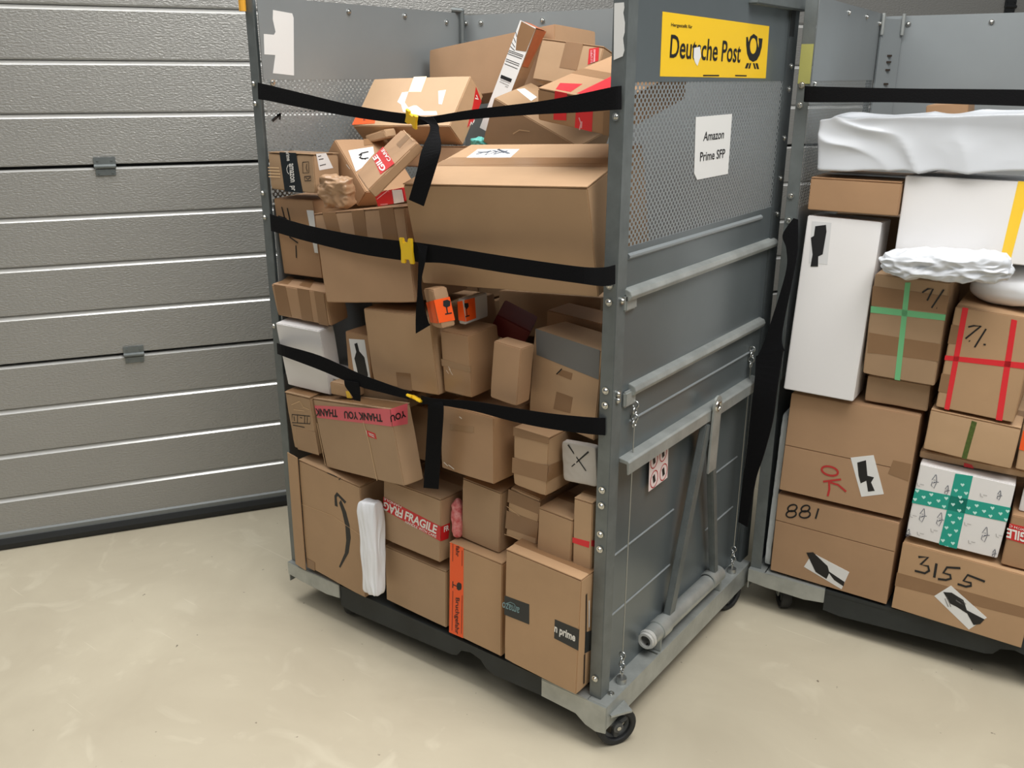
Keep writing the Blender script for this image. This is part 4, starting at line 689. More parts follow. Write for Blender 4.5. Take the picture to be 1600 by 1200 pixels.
    ('Q', 'left', 'R', 'torn_paper', 'paper', [[-0.4191, 0.8008], [-0.3532, 0.7954], [-0.3493, 0.7841], [-0.3624, 0.6331], [-0.4358, 0.639], [-0.423, 0.6862], [-0.46, 0.6872], [-0.4566, 0.7391], [-0.4221, 0.738], [-0.4161, 0.7454], [-0.4224, 0.7775]], 0, None, None),
    ('K', 'left', 'R', 'marker_arrow', 'ink', [[[-0.4518, 0.5135], [-0.4208, 0.5313]], [[-0.4339, 0.5266], [-0.4208, 0.5313], [-0.426, 0.516]]], 0.008, 1, None),
    ('Q', 'post', 'F', 'torn_paper', 'paper', [[-0.0126, 0.7695], [0.0091, 0.7702], [0.0104, 0.7605], [0.0085, 0.7512], [0.0129, 0.7324], [0.0132, 0.7148], [0.0102, 0.7042], [0.0142, 0.6815], [0.0109, 0.6708], [-0.0094, 0.6638], [-0.0114, 0.7284]], 0, None, None),
]
STRAP = {
    's1L': [[[-1.1625, 0.008, 1.6149], [-1.1656, 0.008, 1.5719]], [[-1.1082, 0.0, 1.6087], [-1.1081, 0.0, 1.568]], [[-0.9597, -0.02, 1.5912], [-0.9636, -0.02, 1.555]], [[-0.776, -0.04, 1.5683], [-0.7783, -0.04, 1.5397]], [[-0.6372, -0.05, 1.5552], [-0.6387, -0.05, 1.5306]], [[-0.5513, -0.055, 1.5502], [-0.5523, -0.055, 1.5276]]],
    's1R': [[[-0.5307, -0.056, 1.548], [-0.5316, -0.056, 1.5254]], [[-0.4879, -0.056, 1.5463], [-0.4885, -0.056, 1.5295]], [[-0.3743, -0.04, 1.5635], [-0.3746, -0.04, 1.5433]], [[-0.2131, -0.03, 1.5822], [-0.2128, -0.03, 1.5565]], [[-0.1212, -0.02, 1.5973], [-0.1202, -0.02, 1.5622]], [[-0.0479, -0.002, 1.6127], [-0.046, -0.002, 1.5684]], [[-0.0328, 0.01, 1.6152], [-0.0307, 0.01, 1.5697]]],
    's1T': [[[-0.5215, -0.062, 1.5428], [-0.4749, -0.062, 1.5468]], [[-0.4872, -0.066, 1.5327], [-0.4549, -0.066, 1.5282]], [[-0.4721, -0.075, 1.5156], [-0.4456, -0.075, 1.5151]], [[-0.4763, -0.1, 1.4736], [-0.4191, -0.1, 1.4873]], [[-0.4825, -0.11, 1.4306], [-0.4207, -0.11, 1.4549]], [[-0.5109, -0.11, 1.3643], [-0.4662, -0.11, 1.3535]]],
    's2L': [[[-1.1568, 0.008, 1.263], [-1.1574, 0.008, 1.2141]], [[-1.1252, 0.0, 1.2613], [-1.1254, -0.0, 1.2147]], [[-0.9532, -0.035, 1.255], [-0.9576, -0.035, 1.2117]], [[-0.7448, -0.05, 1.2507], [-0.7482, -0.05, 1.2047]], [[-0.5859, -0.055, 1.2534], [-0.5882, -0.055, 1.2062]]],
    's2R': [[[-0.5514, -0.056, 1.2556], [-0.5535, -0.056, 1.2089]], [[-0.519, -0.06, 1.2565], [-0.5208, -0.06, 1.2103]], [[-0.4392, -0.06, 1.256], [-0.4402, -0.06, 1.2168]], [[-0.2498, -0.065, 1.2546], [-0.2497, -0.065, 1.2174]], [[-0.0885, -0.055, 1.2526], [-0.0875, -0.055, 1.217]], [[-0.0466, -0.02, 1.2494], [-0.0451, -0.02, 1.2095]], [[-0.0316, 0.01, 1.2519], [-0.0298, 0.01, 1.2105]]],
    's2T': [[[-0.5339, -0.066, 1.2573], [-0.4975, -0.066, 1.2536]], [[-0.5183, -0.075, 1.2404], [-0.499, -0.075, 1.2152]], [[-0.5238, -0.075, 1.1564], [-0.5134, -0.075, 1.1578]], [[-0.5471, -0.06, 1.077], [-0.5115, -0.06, 1.0761]], [[-0.5491, -0.06, 1.0294], [-0.5017, -0.06, 1.0583]]],
    's3L': [[[-1.1582, -0.004, 0.8857], [-1.1595, -0.004, 0.8519]], [[-1.0669, -0.05, 0.9046], [-1.0654, -0.05, 0.8706]], [[-0.9066, -0.062, 0.9064], [-0.9105, -0.062, 0.8652]], [[-0.7593, -0.062, 0.8855], [-0.762, -0.062, 0.8491]], [[-0.6658, -0.062, 0.8776], [-0.6675, -0.062, 0.8491]], [[-0.576, -0.062, 0.8718], [-0.5769, -0.062, 0.8509]]],
    's3R': [[[-0.5349, -0.064, 0.8707], [-0.5358, -0.064, 0.8465]], [[-0.4878, -0.064, 0.8723], [-0.4883, -0.064, 0.8569]], [[-0.3762, -0.05, 0.8857], [-0.3765, -0.05, 0.8608]], [[-0.2712, -0.035, 0.888], [-0.2711, -0.035, 0.8539]], [[-0.1712, -0.02, 0.8914], [-0.1705, -0.02, 0.8533]], [[-0.076, -0.005, 0.8991], [-0.0746, -0.005, 0.8588]], [[-0.0423, 0.012, 0.9001], [-0.0406, 0.012, 0.8584]]],
    's3T': [[[-0.5236, -0.06, 0.8652], [-0.4703, -0.06, 0.8732]], [[-0.511, -0.065, 0.8522], [-0.4603, -0.065, 0.8498]], [[-0.523, -0.06, 0.7648], [-0.4737, -0.06, 0.7594]], [[-0.5444, -0.055, 0.6099], [-0.493, -0.055, 0.6208]]],
    's3E': [[[-0.811, -0.066, 0.8565], [-0.7571, -0.066, 0.8602]], [[-0.8075, -0.066, 0.839], [-0.7533, -0.066, 0.8466]], [[-0.7867, -0.066, 0.8215], [-0.7527, -0.066, 0.8214]], [[-0.7799, -0.062, 0.8054], [-0.7579, -0.062, 0.8065]]],
    'c2': [[[0.0399, 0.852, 1.6101], [0.0408, 0.852, 1.5694]], [[0.0717, 0.845, 1.6088], [0.0762, 0.845, 1.5685]], [[0.2738, 0.85, 1.6058], [0.2783, 0.85, 1.572]], [[0.4211, 0.86, 1.6055], [0.4264, 0.86, 1.5699]], [[0.5592, 0.868, 1.6053], [0.5653, 0.868, 1.5679]], [[0.6637, 0.874, 1.6035], [0.6705, 0.874, 1.5642]], [[0.8601, 0.9143, 1.622], [0.8601, 0.9143, 1.575]], [[1.1797, 0.9559, 1.622], [1.1797, 0.9559, 1.575]]],
    'h1': [[[0.049, 0.84, 1.2613], [0.0619, 0.84, 1.2589]], [[0.0246, 0.835, 1.2134], [0.0688, 0.835, 1.2107]], [[0.0415, 0.83, 1.1745], [0.0734, 0.83, 1.1673]], [[0.0487, 0.82, 1.1044], [0.0713, 0.82, 1.1]], [[0.0163, 0.8, 0.9186], [0.0636, 0.8, 0.9399]], [[0.0009, 0.785, 0.8597], [0.0811, 0.785, 0.8973]]],
    'h2': [[[0.0002, 0.785, 0.8673], [0.0769, 0.785, 0.9022]], [[0.0099, 0.765, 0.7886], [0.078, 0.765, 0.7793]], [[0.0089, 0.76, 0.6707], [0.0757, 0.76, 0.6862]], [[0.0083, 0.76, 0.5893], [0.059, 0.76, 0.5776]], [[0.0014, 0.765, 0.4605], [0.041, 0.765, 0.4926]], [[-0.0025, 0.77, 0.3389], [0.0272, 0.77, 0.3308]]],
}
BUCKLE = {'b1': [-0.5393, -0.062, 1.5395], 'b2': [-0.5677, -0.062, 1.2331], 'b3': [-0.5524, -0.062, 0.8578]}


# ------------------------------------------------------------------ floor and sectional door
fl = MB().box(-7, 9, -7, 9, -0.05, 0.0).build('floor', FLOOR)
tag(fl, 'pale beige sealed concrete floor with scuffs', kind='structure')

DY, DO, RIB, Z0 = 1.0130, 1.7372, 0.16491, 0.0295
door = empty('door_1', (-math.sin(DY) * DO, math.cos(DY) * DO, 0), DY)     # local x runs along the door, local +y points away from the room
tag(door, 'grey ribbed sectional garage door with bright bead lines', kind='structure')
SX0, SX1 = -3.4, 5.2
for k in range(0, 16):
    z0, z1 = Z0 + RIB * k, Z0 + RIB * (k + 1)
    joint0, joint1 = k % 4 == 0, (k + 1) % 4 == 0
    if k == 0:
        z0 += 0.028
    # profile (y, z): flat face at y=0, the upper edge of each rib rolls back into a bead that faces up
    pr = [(0.03, z0), (0.009, z0 + 0.0005), (0.0, z0 + 0.006)] if not joint0 else [(0.03, z0 + 0.001), (0.004, z0 + 0.001), (0.0, z0 + 0.004)]
    lip = 0.0145 if not joint1 else 0.016
    pr += [(0.0, z1 - lip), (0.013 if not joint1 else 0.010, z1 - 0.0015 if not joint1 else z1 - 0.010), (0.03, z1 - 0.001 if not joint1 else z1 - 0.010)]
    n = len(pr)
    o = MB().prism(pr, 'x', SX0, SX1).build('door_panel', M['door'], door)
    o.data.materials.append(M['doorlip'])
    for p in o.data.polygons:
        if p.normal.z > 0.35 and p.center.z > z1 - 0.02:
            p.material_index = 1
MB().box(SX0, SX1, 0.031, 0.06, 0.02, Z0 + RIB * 16).build('door_backing', M['doordark'], door)
MB().prism([(-0.006, 0.042), (0.03, 0.042), (0.03, 0.062), (0.0, 0.066), (-0.006, 0.060)], 'x', SX0, SX1).build('bottom_channel', M['channel'], door)
MB().prism([(-0.012, 0.004), (0.03, 0.0), (0.03, 0.043), (-0.012, 0.043), (-0.018, 0.025)], 'x', SX0, SX1).build('rubber_seal', M['seal'], door)
for s, z, dark in ((-1.045, Z0 + 8 * RIB, 0), (-1.035, Z0 + 4 * RIB, 0), (2.90, Z0 + 12 * RIB - 0.06, 1)):
    hw = 0.034
    h = MB().box(s - hw, s + hw, -0.006, 0.0, z - 0.001, z + 0.024).box(s - hw + 0.003, s + hw - 0.003, -0.006, 0.0, z - 0.036, z - 0.015)
    h.cyl((s - hw, -0.006, z - 0.006), (s + hw, -0.006, z - 0.006), 0.0075)
    for dx in (-0.022, 0.022):
        h.cyl((s + dx, -0.009, z + 0.014), (s + dx, -0.004, z + 0.014), 0.004, n=8)
        h.cyl((s + dx, -0.009, z - 0.027), (s + dx, -0.004, z - 0.027), 0.004, n=8)
    h.build('hinge', M['post'] if not dark else M['seal'], door, bevel=0.0008)

# ------------------------------------------------------------------ roll containers
W_, D_, ZB = 1.2, 0.9, 0.142
HT = 1.825


def caster(root, x, y, yaw):
    c = empty('caster', (x, y, 0))
    c.parent = root
    c.rotation_euler = (0, 0, yaw)
    R = 0.054
    wh = MB()
    prof = [(R - 0.017, 0.013), (R - 0.014, 0.016), (R - 0.004, 0.016), (R, 0.011), (R, -0.011), (R - 0.004, -0.016), (R - 0.014, -0.016), (R - 0.017, -0.013), (R - 0.017, 0.013)]
    n = 28
    v = [(a, r * math.cos(2 * math.pi * i / n), R + r * math.sin(2 * math.pi * i / n)) for i in range(n) for r, a in prof]
    k = len(prof)
    wh.add(v, [(i * k + j, ((i + 1) % n) * k + j, ((i + 1) % n) * k + j + 1, i * k + j + 1) for i in range(n) for j in range(k - 1)])
    wh.build('wheel', M['rubber'], c, smooth=True)
    hb = MB().cyl((-0.018, 0, R), (0.018, 0, R), 0.014)
    for i in range(3):
        a = 2 * math.pi * i / 3 + 0.5
        hb.cyl((0.0, 0, R), (0.0, 0.034 * math.cos(a), R + 0.034 * math.sin(a)), 0.010, n=8)
    hb.torus((0, 0, R), (1, 0, 0), R - 0.019, 0.006, 24, 6)
    hb.build('wheel_hub', M['hub'], c)
    fk = MB()
    for sx in (-1,):
        fk.prism([(-0.014, R - 0.012), (0.014, R - 0.012), (0.028, 0.105), (-0.028, 0.105)], 'x', sx * 0.021 - 0.002, sx * 0.021 + 0.002)
    fk.box(-0.03, 0.03, -0.03, 0.03, 0.103, 0.109)
    fk.build('fork', M['zinc'], c)
    MB().cyl((-0.026, 0, R), (0.021, 0, R), 0.006, n=8).build('axle', M['bolt'], c)
    return c


BOLT = None


def bolts(root, pts, axis):
    global BOLT
    for p in pts:
        a = Vector(axis)
        if BOLT is None:
            b = MB().cyl((0, 0, -0.001), (0, 0, 0.0025), 0.0085, n=12).sphere((0, 0, 0.0025), 0.0062, 0.75, 8)
            o = b.build('bolt', M['bolt'], root, smooth=True)
            BOLT = o.data
        else:
            o = bpy.data.objects.new('bolt', BOLT)
            C.objects.link(o)
            o.parent = root
        o.location = p
        o.rotation_euler = a.to_track_quat('Z', 'Y').to_euler()


def container(root, full):
    R = root
    # base
    MB().prism([(-0.055, ZB), (-0.055, ZB - 0.004), (-0.004, ZB - 0.004), (-0.004, 0.072), (0, 0.072), (0, ZB)], 'y', 0.0, D_).build('base_beam', M['zinc'], R, bevel=0.001)
    MB().prism([(-W_, ZB), (-W_, 0.072), (-W_ + 0.004, 0.072), (-W_ + 0.004, ZB - 0.004), (-W_ + 0.055, ZB - 0.004), (-W_ + 0.055, ZB)], 'y', 0.0, D_).build('base_beam', M['zinc'], R, bevel=0.001)
    MB().box(-W_, 0, D_ - 0.004, D_, 0.075, ZB - 0.001).build('base_beam', M['zinc'], R, bevel=0.001)
    cr = MB().prism([(-0.197, ZB - 0.004), (-0.197, 0.086), (-0.09, 0.082), (-0.06, 0.062), (-0.03, 0.055), (0.0, 0.062), (0.0, ZB - 0.002)], 'y', -0.003, 0.001)
    cr.box(-0.197, -0.055, -0.003, 0.05, ZB - 0.004, ZB)
    cr.build('corner_bracket', M['zinc'], R, bevel=0.001)
    cl = MB().prism([(-W_, ZB), (-W_, 0.098), (-1.14, 0.092), (-1.02, 0.088), (-0.96, 0.096), (-0.96, ZB - 0.002)], 'y', -0.003, 0.001)
    cl.box(-W_ + 0.05, -0.96, -0.003, 0.05, ZB - 0.004, ZB)
    cl.build('corner_bracket', M['zinc'], R, bevel=0.001)
    MB().box(-W_ + 0.055, -0.055, 0.0, D_ - 0.004, ZB - 0.012, ZB - 0.001).build('deck', M['deck'], R)
    MB().prism([(-0.96, ZB - 0.004), (-0.96, 0.07), (-0.91, 0.064), (-0.51, 0.080), (-0.49, 0.086), (-0.474, 0.108), (-0.44, 0.116), (-0.405, 0.108), (-0.383, 0.086), (-0.36, 0.078),
                (-0.2, 0.084), (-0.2, ZB - 0.004)], 'y', 0.001, 0.012).build('deck_apron', M['deck'], R)
    for x, y, a in ((-0.004, 0.055, -0.55), (-0.036, 0.815, -0.25), (-0.985 if full else -1.10, 0.075, 0.5), (-1.12, 0.82, -0.3)):
        caster(R, x, y, a)
    # posts: folded angle profiles
    def post(sgn, x, y0, y1, z1, front):
        # sgn +1: right side of the container
        a = MB()
        t = 0.003
        if front:
            pl = [(x, y0), (x - sgn * 0.034, y0), (x - sgn * 0.034, y0 + t), (x - sgn * t, y0 + t), (x - sgn * t, y1), (x, y1)]
        else:
            pl = [(x, y0), (x - sgn * 0.012, y0), (x - sgn * 0.012, y1), (x, y1)]
        a.prism(pl, 'z', ZB, z1)
        return a.build('front_post' if front else 'rear_post', M['post' if front else 'rearpost'], R, bevel=0.0012)
    post(1, -0.027, 0.014, 0.056, HT + 0.0, True)
    post(1, -0.024, 0.875, 0.935, 1.81, False)
    post(-1, -1.199, 0.014, 0.050, HT, True)
    post(-1, -1.199, 0.86, 0.90, HT, False)
    for side, xs in ((1, -0.030), (-1, -1.166)):
        # sheet outer plane xs on the right side; on the left side xs is the inner plane
        a, b = (xs - 0.002, xs)
        y0, y1 = (0.05, 0.905) if side == 1 else (0.03, 0.885)
        zt = 1.815 if side == 1 else 1.832
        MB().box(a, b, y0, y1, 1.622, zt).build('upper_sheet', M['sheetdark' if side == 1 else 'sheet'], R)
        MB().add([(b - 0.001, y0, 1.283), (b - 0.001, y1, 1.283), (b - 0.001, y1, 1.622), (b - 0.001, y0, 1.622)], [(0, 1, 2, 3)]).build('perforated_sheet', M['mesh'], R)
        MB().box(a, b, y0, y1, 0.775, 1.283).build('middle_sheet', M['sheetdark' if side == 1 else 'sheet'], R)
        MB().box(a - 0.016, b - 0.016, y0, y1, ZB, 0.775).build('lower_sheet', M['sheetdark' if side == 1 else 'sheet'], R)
    # right side outside details
    if full:
        def ridge(z, ya, yb, x=-0.030, h=0.004, d=0.0035):
            MB().prism([(x - 0.001, z - h), (x + d, z - h * 0.3), (x + d, z + h * 0.3), (x - 0.001, z + h)], 'y', ya, yb).build('pressed_ridge', M['sheet'], R)
        ridge(1.262, 0.06, 0.80, h=0.008, d=0.006)
        ridge(0.868, 0.10, 0.84, h=0.004)
        for z in (0.515, 0.345):
            ridge(z, 0.08, 0.40, x=-0.046, h=0.0035, d=0.003)
            ridge(z + 0.012, 0.62, 0.82, x=-0.046, h=0.0035, d=0.003)
        for z, ya, yb, bend in ((1.178, 0.05, 0.90, 0.0), (0.948, 0.09, 0.86, 0.0)):
            rl = MB().prism([(-0.031, z - 0.016), (-0.014, z - 0.010), (-0.010, z), (-0.014, z + 0.010), (-0.031, z + 0.016)], 'y', ya, yb)
            rl.build('rail', M['zinc'], R, bevel=0.001)
        for z, y in ((1.166, 0.046), (0.936, 0.062)):
            MB().box(-0.032, -0.020, y, y + 0.05, z - 0.024, z + 0.014).build('rail_bracket', M['zinc'], R, bevel=0.004)
        MB().prism([(-0.05, 0.792), (-0.006, 0.786), (-0.002, 0.782), (-0.002, 0.752), (-0.006, 0.752), (-0.008, 0.778), (-0.05, 0.780)], 'y', 0.058, 0.84).build('rail', M['zinc'], R, bevel=0.0008)
        MB().prism([(-0.036, 1.800), (-0.004, 1.800), (-0.004, 1.836), (-0.02, 1.846), (-0.036, 1.840)], 'y', 0.60, 0.955).build('top_bar', M['post'], R, bevel=0.003)
        # tow bar: a tube on the ledge with two legs meeting at an eye plate
        tb = empty('tow_bar', (0, 0, 0))
        tb.parent = R
        X = -0.026
        tube = MB().ring((X, 0.262, 0.192), (X, 0.70, 0.186), 0.025, 0.019)
        for ya, yb, rr in ((0.30, 0.345, 0.0285), (0.62, 0.66, 0.0285)):
            tube.ring((X, ya, 0.1915), (X, yb, 0.1905), rr, 0.0245)
        tube.build('tube', M['zinc'], tb, smooth=True)
        MB().ring((X, 0.238, 0.192), (X, 0.272, 0.192), 0.0225, 0.0155).ring((X, 0.246, 0.192), (X, 0.256, 0.192), 0.0265, 0.0155).build('tube_end', M['tubeend'], tb, smooth=True)
        for y in (0.285, 0.67):
            MB().prism([(X - 0.03, ZB), (X + 0.024, ZB), (X + 0.024, ZB + 0.05), (X - 0.03, ZB + 0.05)], 'y', y, y + 0.006).build('tube_cradle', M['zinc'], tb, bevel=0.002)
        def leg(p, q, wd, th):
            p, q = Vector(p), Vector(q)
            d = (q - p).normalized()
            n = Vector((1, 0, 0))
            s = d.cross(n).normalized()
            v = [e + s * a * wd / 2 + n * b * th / 2 for e in (p, q) for a, b in ((-1, -1), (1, -1), (1, 1), (-1, 1))]
            MB().add(v, [(0, 1, 2, 3), (7, 6, 5, 4), (0, 4, 5, 1), (1, 5, 6, 2), (2, 6, 7, 3), (3, 7, 4, 0)]).build('leg', M['post'], tb, bevel=0.003)
        leg((X, 0.372, 0.205), (-0.011, 0.494, 0.745), 0.036, 0.020)
        leg((X + 0.004, 0.655, 0.21), (-0.011, 0.535, 0.68), 0.026, 0.020)
        ep = MB()
        out = [(0.492, 0.60), (0.542, 0.60), (0.548, 0.78)] + [(0.524 + 0.026 * math.cos(t), 0.79 + 0.03 * math.sin(t)) for t in [i * math.pi / 8 for i in range(9)]] + [(0.500, 0.78)]
        hol = [(0.524 + 0.010 * math.cos(t), 0.79 + 0.013 * math.sin(t)) for t in [2 * math.pi * i / 12 for i in range(12)]]
        ep.prism(out, 'x', 0.001, 0.007)
        ep.build('eye_plate', M['zinc'], tb, bevel=0.001)
        MB().torus((0.007, 0.524, 0.791), (1, 0, 0), 0.0125, 0.004, 18, 8).build('eye_ring', M['bolt'], tb, smooth=True)
        MB().prism(hol, 'x', 0.0071, 0.0076).build('eye_hole', M['dark'], tb)
        # retaining wires with shackles
        for y, zt in ((0.108, 0.93), (0.80, 0.90)):
            wr = MB().cyl((-0.022, y, 0.235), (-0.020, y, zt - 0.05), 0.0016, n=6)
            wr.build('retaining_wire', M['wire'], R)
            ch = MB()
            for i in range(4):
                ch.torus((-0.022, y, 0.225 - i * 0.016), (1, 0, 0) if i % 2 else (0, 1, 0), 0.008, 0.0022, 12, 6)
            ch.build('wire_chain', M['wire'], R, smooth=True)
            ch = MB()
            for i in range(4):
                ch.torus((-0.020, y, zt - 0.02 - i * 0.016), (1, 0, 0) if i % 2 else (0, 1, 0), 0.008, 0.0022, 12, 6)
            ch.build('wire_chain', M['wire'], R, smooth=True)
            MB().cyl((-0.022, y, ZB), (-0.022, y, ZB + 0.014), 0.014, n=14).cyl((-0.022, y, ZB + 0.012), (-0.022, y, ZB + 0.03), 0.004, n=8).build('wire_anchor', M['wire'], R, smooth=True)
        MB().box(-0.054, -0.003, 0.268, 0.274, ZB, ZB + 0.0012).build('weld_seam', M['bolt'], R)
        bolts(R, [(-0.0245, 0.905, z) for z in (1.66, 1.60, 1.47, 1.36, 1.26)], (1, 0, 0))
        bolts(R, [(-0.044, 0.0125, z) for z in (1.598, 1.555, 1.205, 1.168, 0.965, 0.93, 0.72, 0.68, 0.605, 0.565, 0.20)], (0, -1, 0))
        bolts(R, [(-0.0255, 0.035, z) for z in (1.17, 0.955, 0.94)], (1, 0, 0))
        bolts(R, [(-0.018, 0.05, ZB + 0.001), (-0.03, 0.30, ZB + 0.001)], (0, 0, 1))
    # back panel
    bk = MB().box(-W_ + 0.035, -0.036, D_ - 0.012, D_ - 0.010, ZB, 1.826).build('back_panel', M['sheet'], R)
    bolts(R, [(x, D_ - 0.0125, 1.80) for x in (-1.155, -1.09, -0.84, -0.56, -0.28)], (0, -1, 0))
    bolts(R, [(-1.1655, y, z) for y, z in ((0.36, 1.81), (0.60, 1.81), (0.80, 1.80), (0.06, 1.615))], (1, 0, 0))
    bolts(R, [(-1.186, 0.0125, z) for z in (1.612, 1.56, 1.318, 1.25, 0.93)], (0, -1, 0))
    if full:
        pin = MB().cyl((-1.150, 0.862, 1.735), (-1.150, 0.862, 1.838), 0.0075, n=10).cyl((-1.150, 0.862, 1.838), (-1.178, 0.842, 1.841), 0.0085, n=10).sphere((-1.150, 0.862, 1.838), 0.0085)
        pin.cyl((-1.150, 0.862, 1.742), (-1.150, 0.878, 1.736), 0.0075, n=10).build('hinge_pin', M['post'], R, smooth=True)
        MB().box(-0.93, -0.915, D_ - 0.0135, D_ - 0.0118, 1.768, 1.771).build('latch_slot', M['bolt'], R)
    else:
        # inner corner strip with slots, folded where the side meets the back
        MB().prism([(-1.164, 0.815), (-1.158, 0.81), (-1.105, 0.882), (-1.110, 0.886)], 'z', ZB, 1.815).build('corner_strip', M['sheet'], R)
        for z in (1.70, 1.68, 1.655, 1.61):
            MB().box(-1.147, -1.122, 0.840, 0.850, z - 0.003, z + 0.003).build('slot', M['dark'], R)
        for x, y in ((-1.160, 0.815), (-1.108, 0.878)):
            MB().cyl((x + 0.004, y - 0.004, 1.765), (x + 0.004, y - 0.004, 1.832), 0.006, n=10).build('hinge_pin', M['zinc'], R, smooth=True)
        MB().box(-1.198, -1.166, 0.0125, 0.0145, 1.615, 1.715).build('olive_sticker', M['olive'], R)
    return R


cart = empty('roll_container', (0, 0, 0))
tag(cart, 'grey steel roll container with yellow sign on its perforated side panel', 'roll container', 'steel roll containers')
container(cart, True)
CY2, CX2 = 0.0828, (0.012, 0.856, 0)
cart2 = empty('roll_container', Vector(CX2) + Matrix.Rotation(CY2, 3, 'Z') @ Vector((W_, 0, 0)), CY2)
tag(cart2, 'grey steel roll container at the picture edge with olive sticker on its post', 'roll container', 'steel roll containers')
container(cart2, False)
st = MB().cyl((-1.198, 0.006, 1.795), (-1.198, 0.006, 1.842), 0.0095, n=10).build('yellow_sticker', mat('amber_reflector', (232, 170, 60), 0.35), cart)
MB().box(-0.0246, -0.0236, 0.875, 0.905, 1.735, 1.80).build('rubber_buffer', M['seal'], cart)

# ------------------------------------------------------------------ parcels
AXN = {'F': (0, 2, 1, -1), 'R': (1, 2, 0, 1), 'T': (0, 1, 2, 1), 'L': (1, 2, 0, -1), 'D': (0, 1, 2, -1)}
DIM = {k: v[2] for k, v in BOX.items()}


def carton_mesh(name, dims, wear, cuts=5):
    bm = bmesh.new()
    bmesh.ops.create_cube(bm, size=1.0)
    bmesh.ops.subdivide_edges(bm, edges=bm.edges[:], cuts=cuts, use_grid_fill=True)
    d = Vector(dims)
    sd = random.random() * 50
    for v in bm.verts:
        c = v.co.copy()
        v.co = Vector((c.x * d.x, c.y * d.y, c.z * d.z))
        on = sum(abs(abs(x) - 0.5) < 1e-4 for x in c)
        if on >= 2:
            nz = noise.noise(v.co * 14 + Vector((sd, sd, sd)))
            k = wear * (0.4 + 0.6 * nz) * (1.8 if on == 3 else 1.0)
            for i in range(3):
                if abs(abs(c[i]) - 0.5) < 1e-4:
                    v.co[i] -= math.copysign(min(max(k, 0), d[i] * 0.2), c[i])
        elif wear > 0.004 and on == 1:
            i = max(range(3), key=lambda q: abs(c[q]))
            v.co[i] -= math.copysign(abs(noise.noise(v.co * 22 + Vector((sd, 3, 1)))) * wear * 0.9, c[i])
    sharp = [e for e in bm.edges if len(e.link_faces) == 2 and e.calc_face_angle(0) > 0.9]
    bmesh.ops.bevel(bm, geom=sharp, offset=min(0.0022, min(dims) * 0.1), segments=2, affect='EDGES', clamp_overlap=True)
    me = bpy.data.meshes.new(name)
    bm.to_mesh(me)
    bm.free()
    me.polygons.foreach_set('use_smooth', [True] * len(me.polygons))
    me.set_sharp_from_angle(angle=0.3)
    return me


def bag_mesh(name, dims, amp, freq, e=0.45, n=22, fold=0.0):
    bm = bmesh.new()
    bmesh.ops.create_cube(bm, size=2.0)
    bmesh.ops.subdivide_edges(bm, edges=bm.edges[:], cuts=n, use_grid_fill=True)
    sd = Vector((random.random() * 40, random.random() * 40, 0))
    for v in bm.verts:
        c = v.co
        p = 2.0 / e
        L = (abs(c.x) ** p + abs(c.y) ** p + abs(c.z) ** p) ** (1 / p)
        q = Vector((c.x / L * dims[0] / 2, c.y / L * dims[1] / 2, c.z / L * dims[2] / 2))
        nn = Vector((q.x / dims[0] ** 2, q.y / dims[1] ** 2, q.z / dims[2] ** 2)).normalized()
        s = Vector((q.x * freq[0], q.y * freq[1], q.z * freq[2])) + sd
        r = 1 - 2 * abs(noise.noise(s))
        r2 = 1 - 2 * abs(noise.noise(s * 2.3 + Vector((5, 2, 1))))
        dsp = (r * 0.65 + r2 * 0.35) * amp
        if fold:
            t = (q.x * 0.8 + q.z * 1.0)
            dsp += fold * (1 - 2 * abs(((t * 9 + noise.noise(q * 6) * 1.2) % 1.0) - 0.5)) ** 2.2 * (0.5 + noise.noise(q * 7))
        v.co = q + nn * (dsp - amp * 0.6)
    me = bpy.data.meshes.new(name)
    bm.to_mesh(me)
    bm.free()
    me.polygons.foreach_set('use_smooth', [True] * len(me.polygons))
    return me


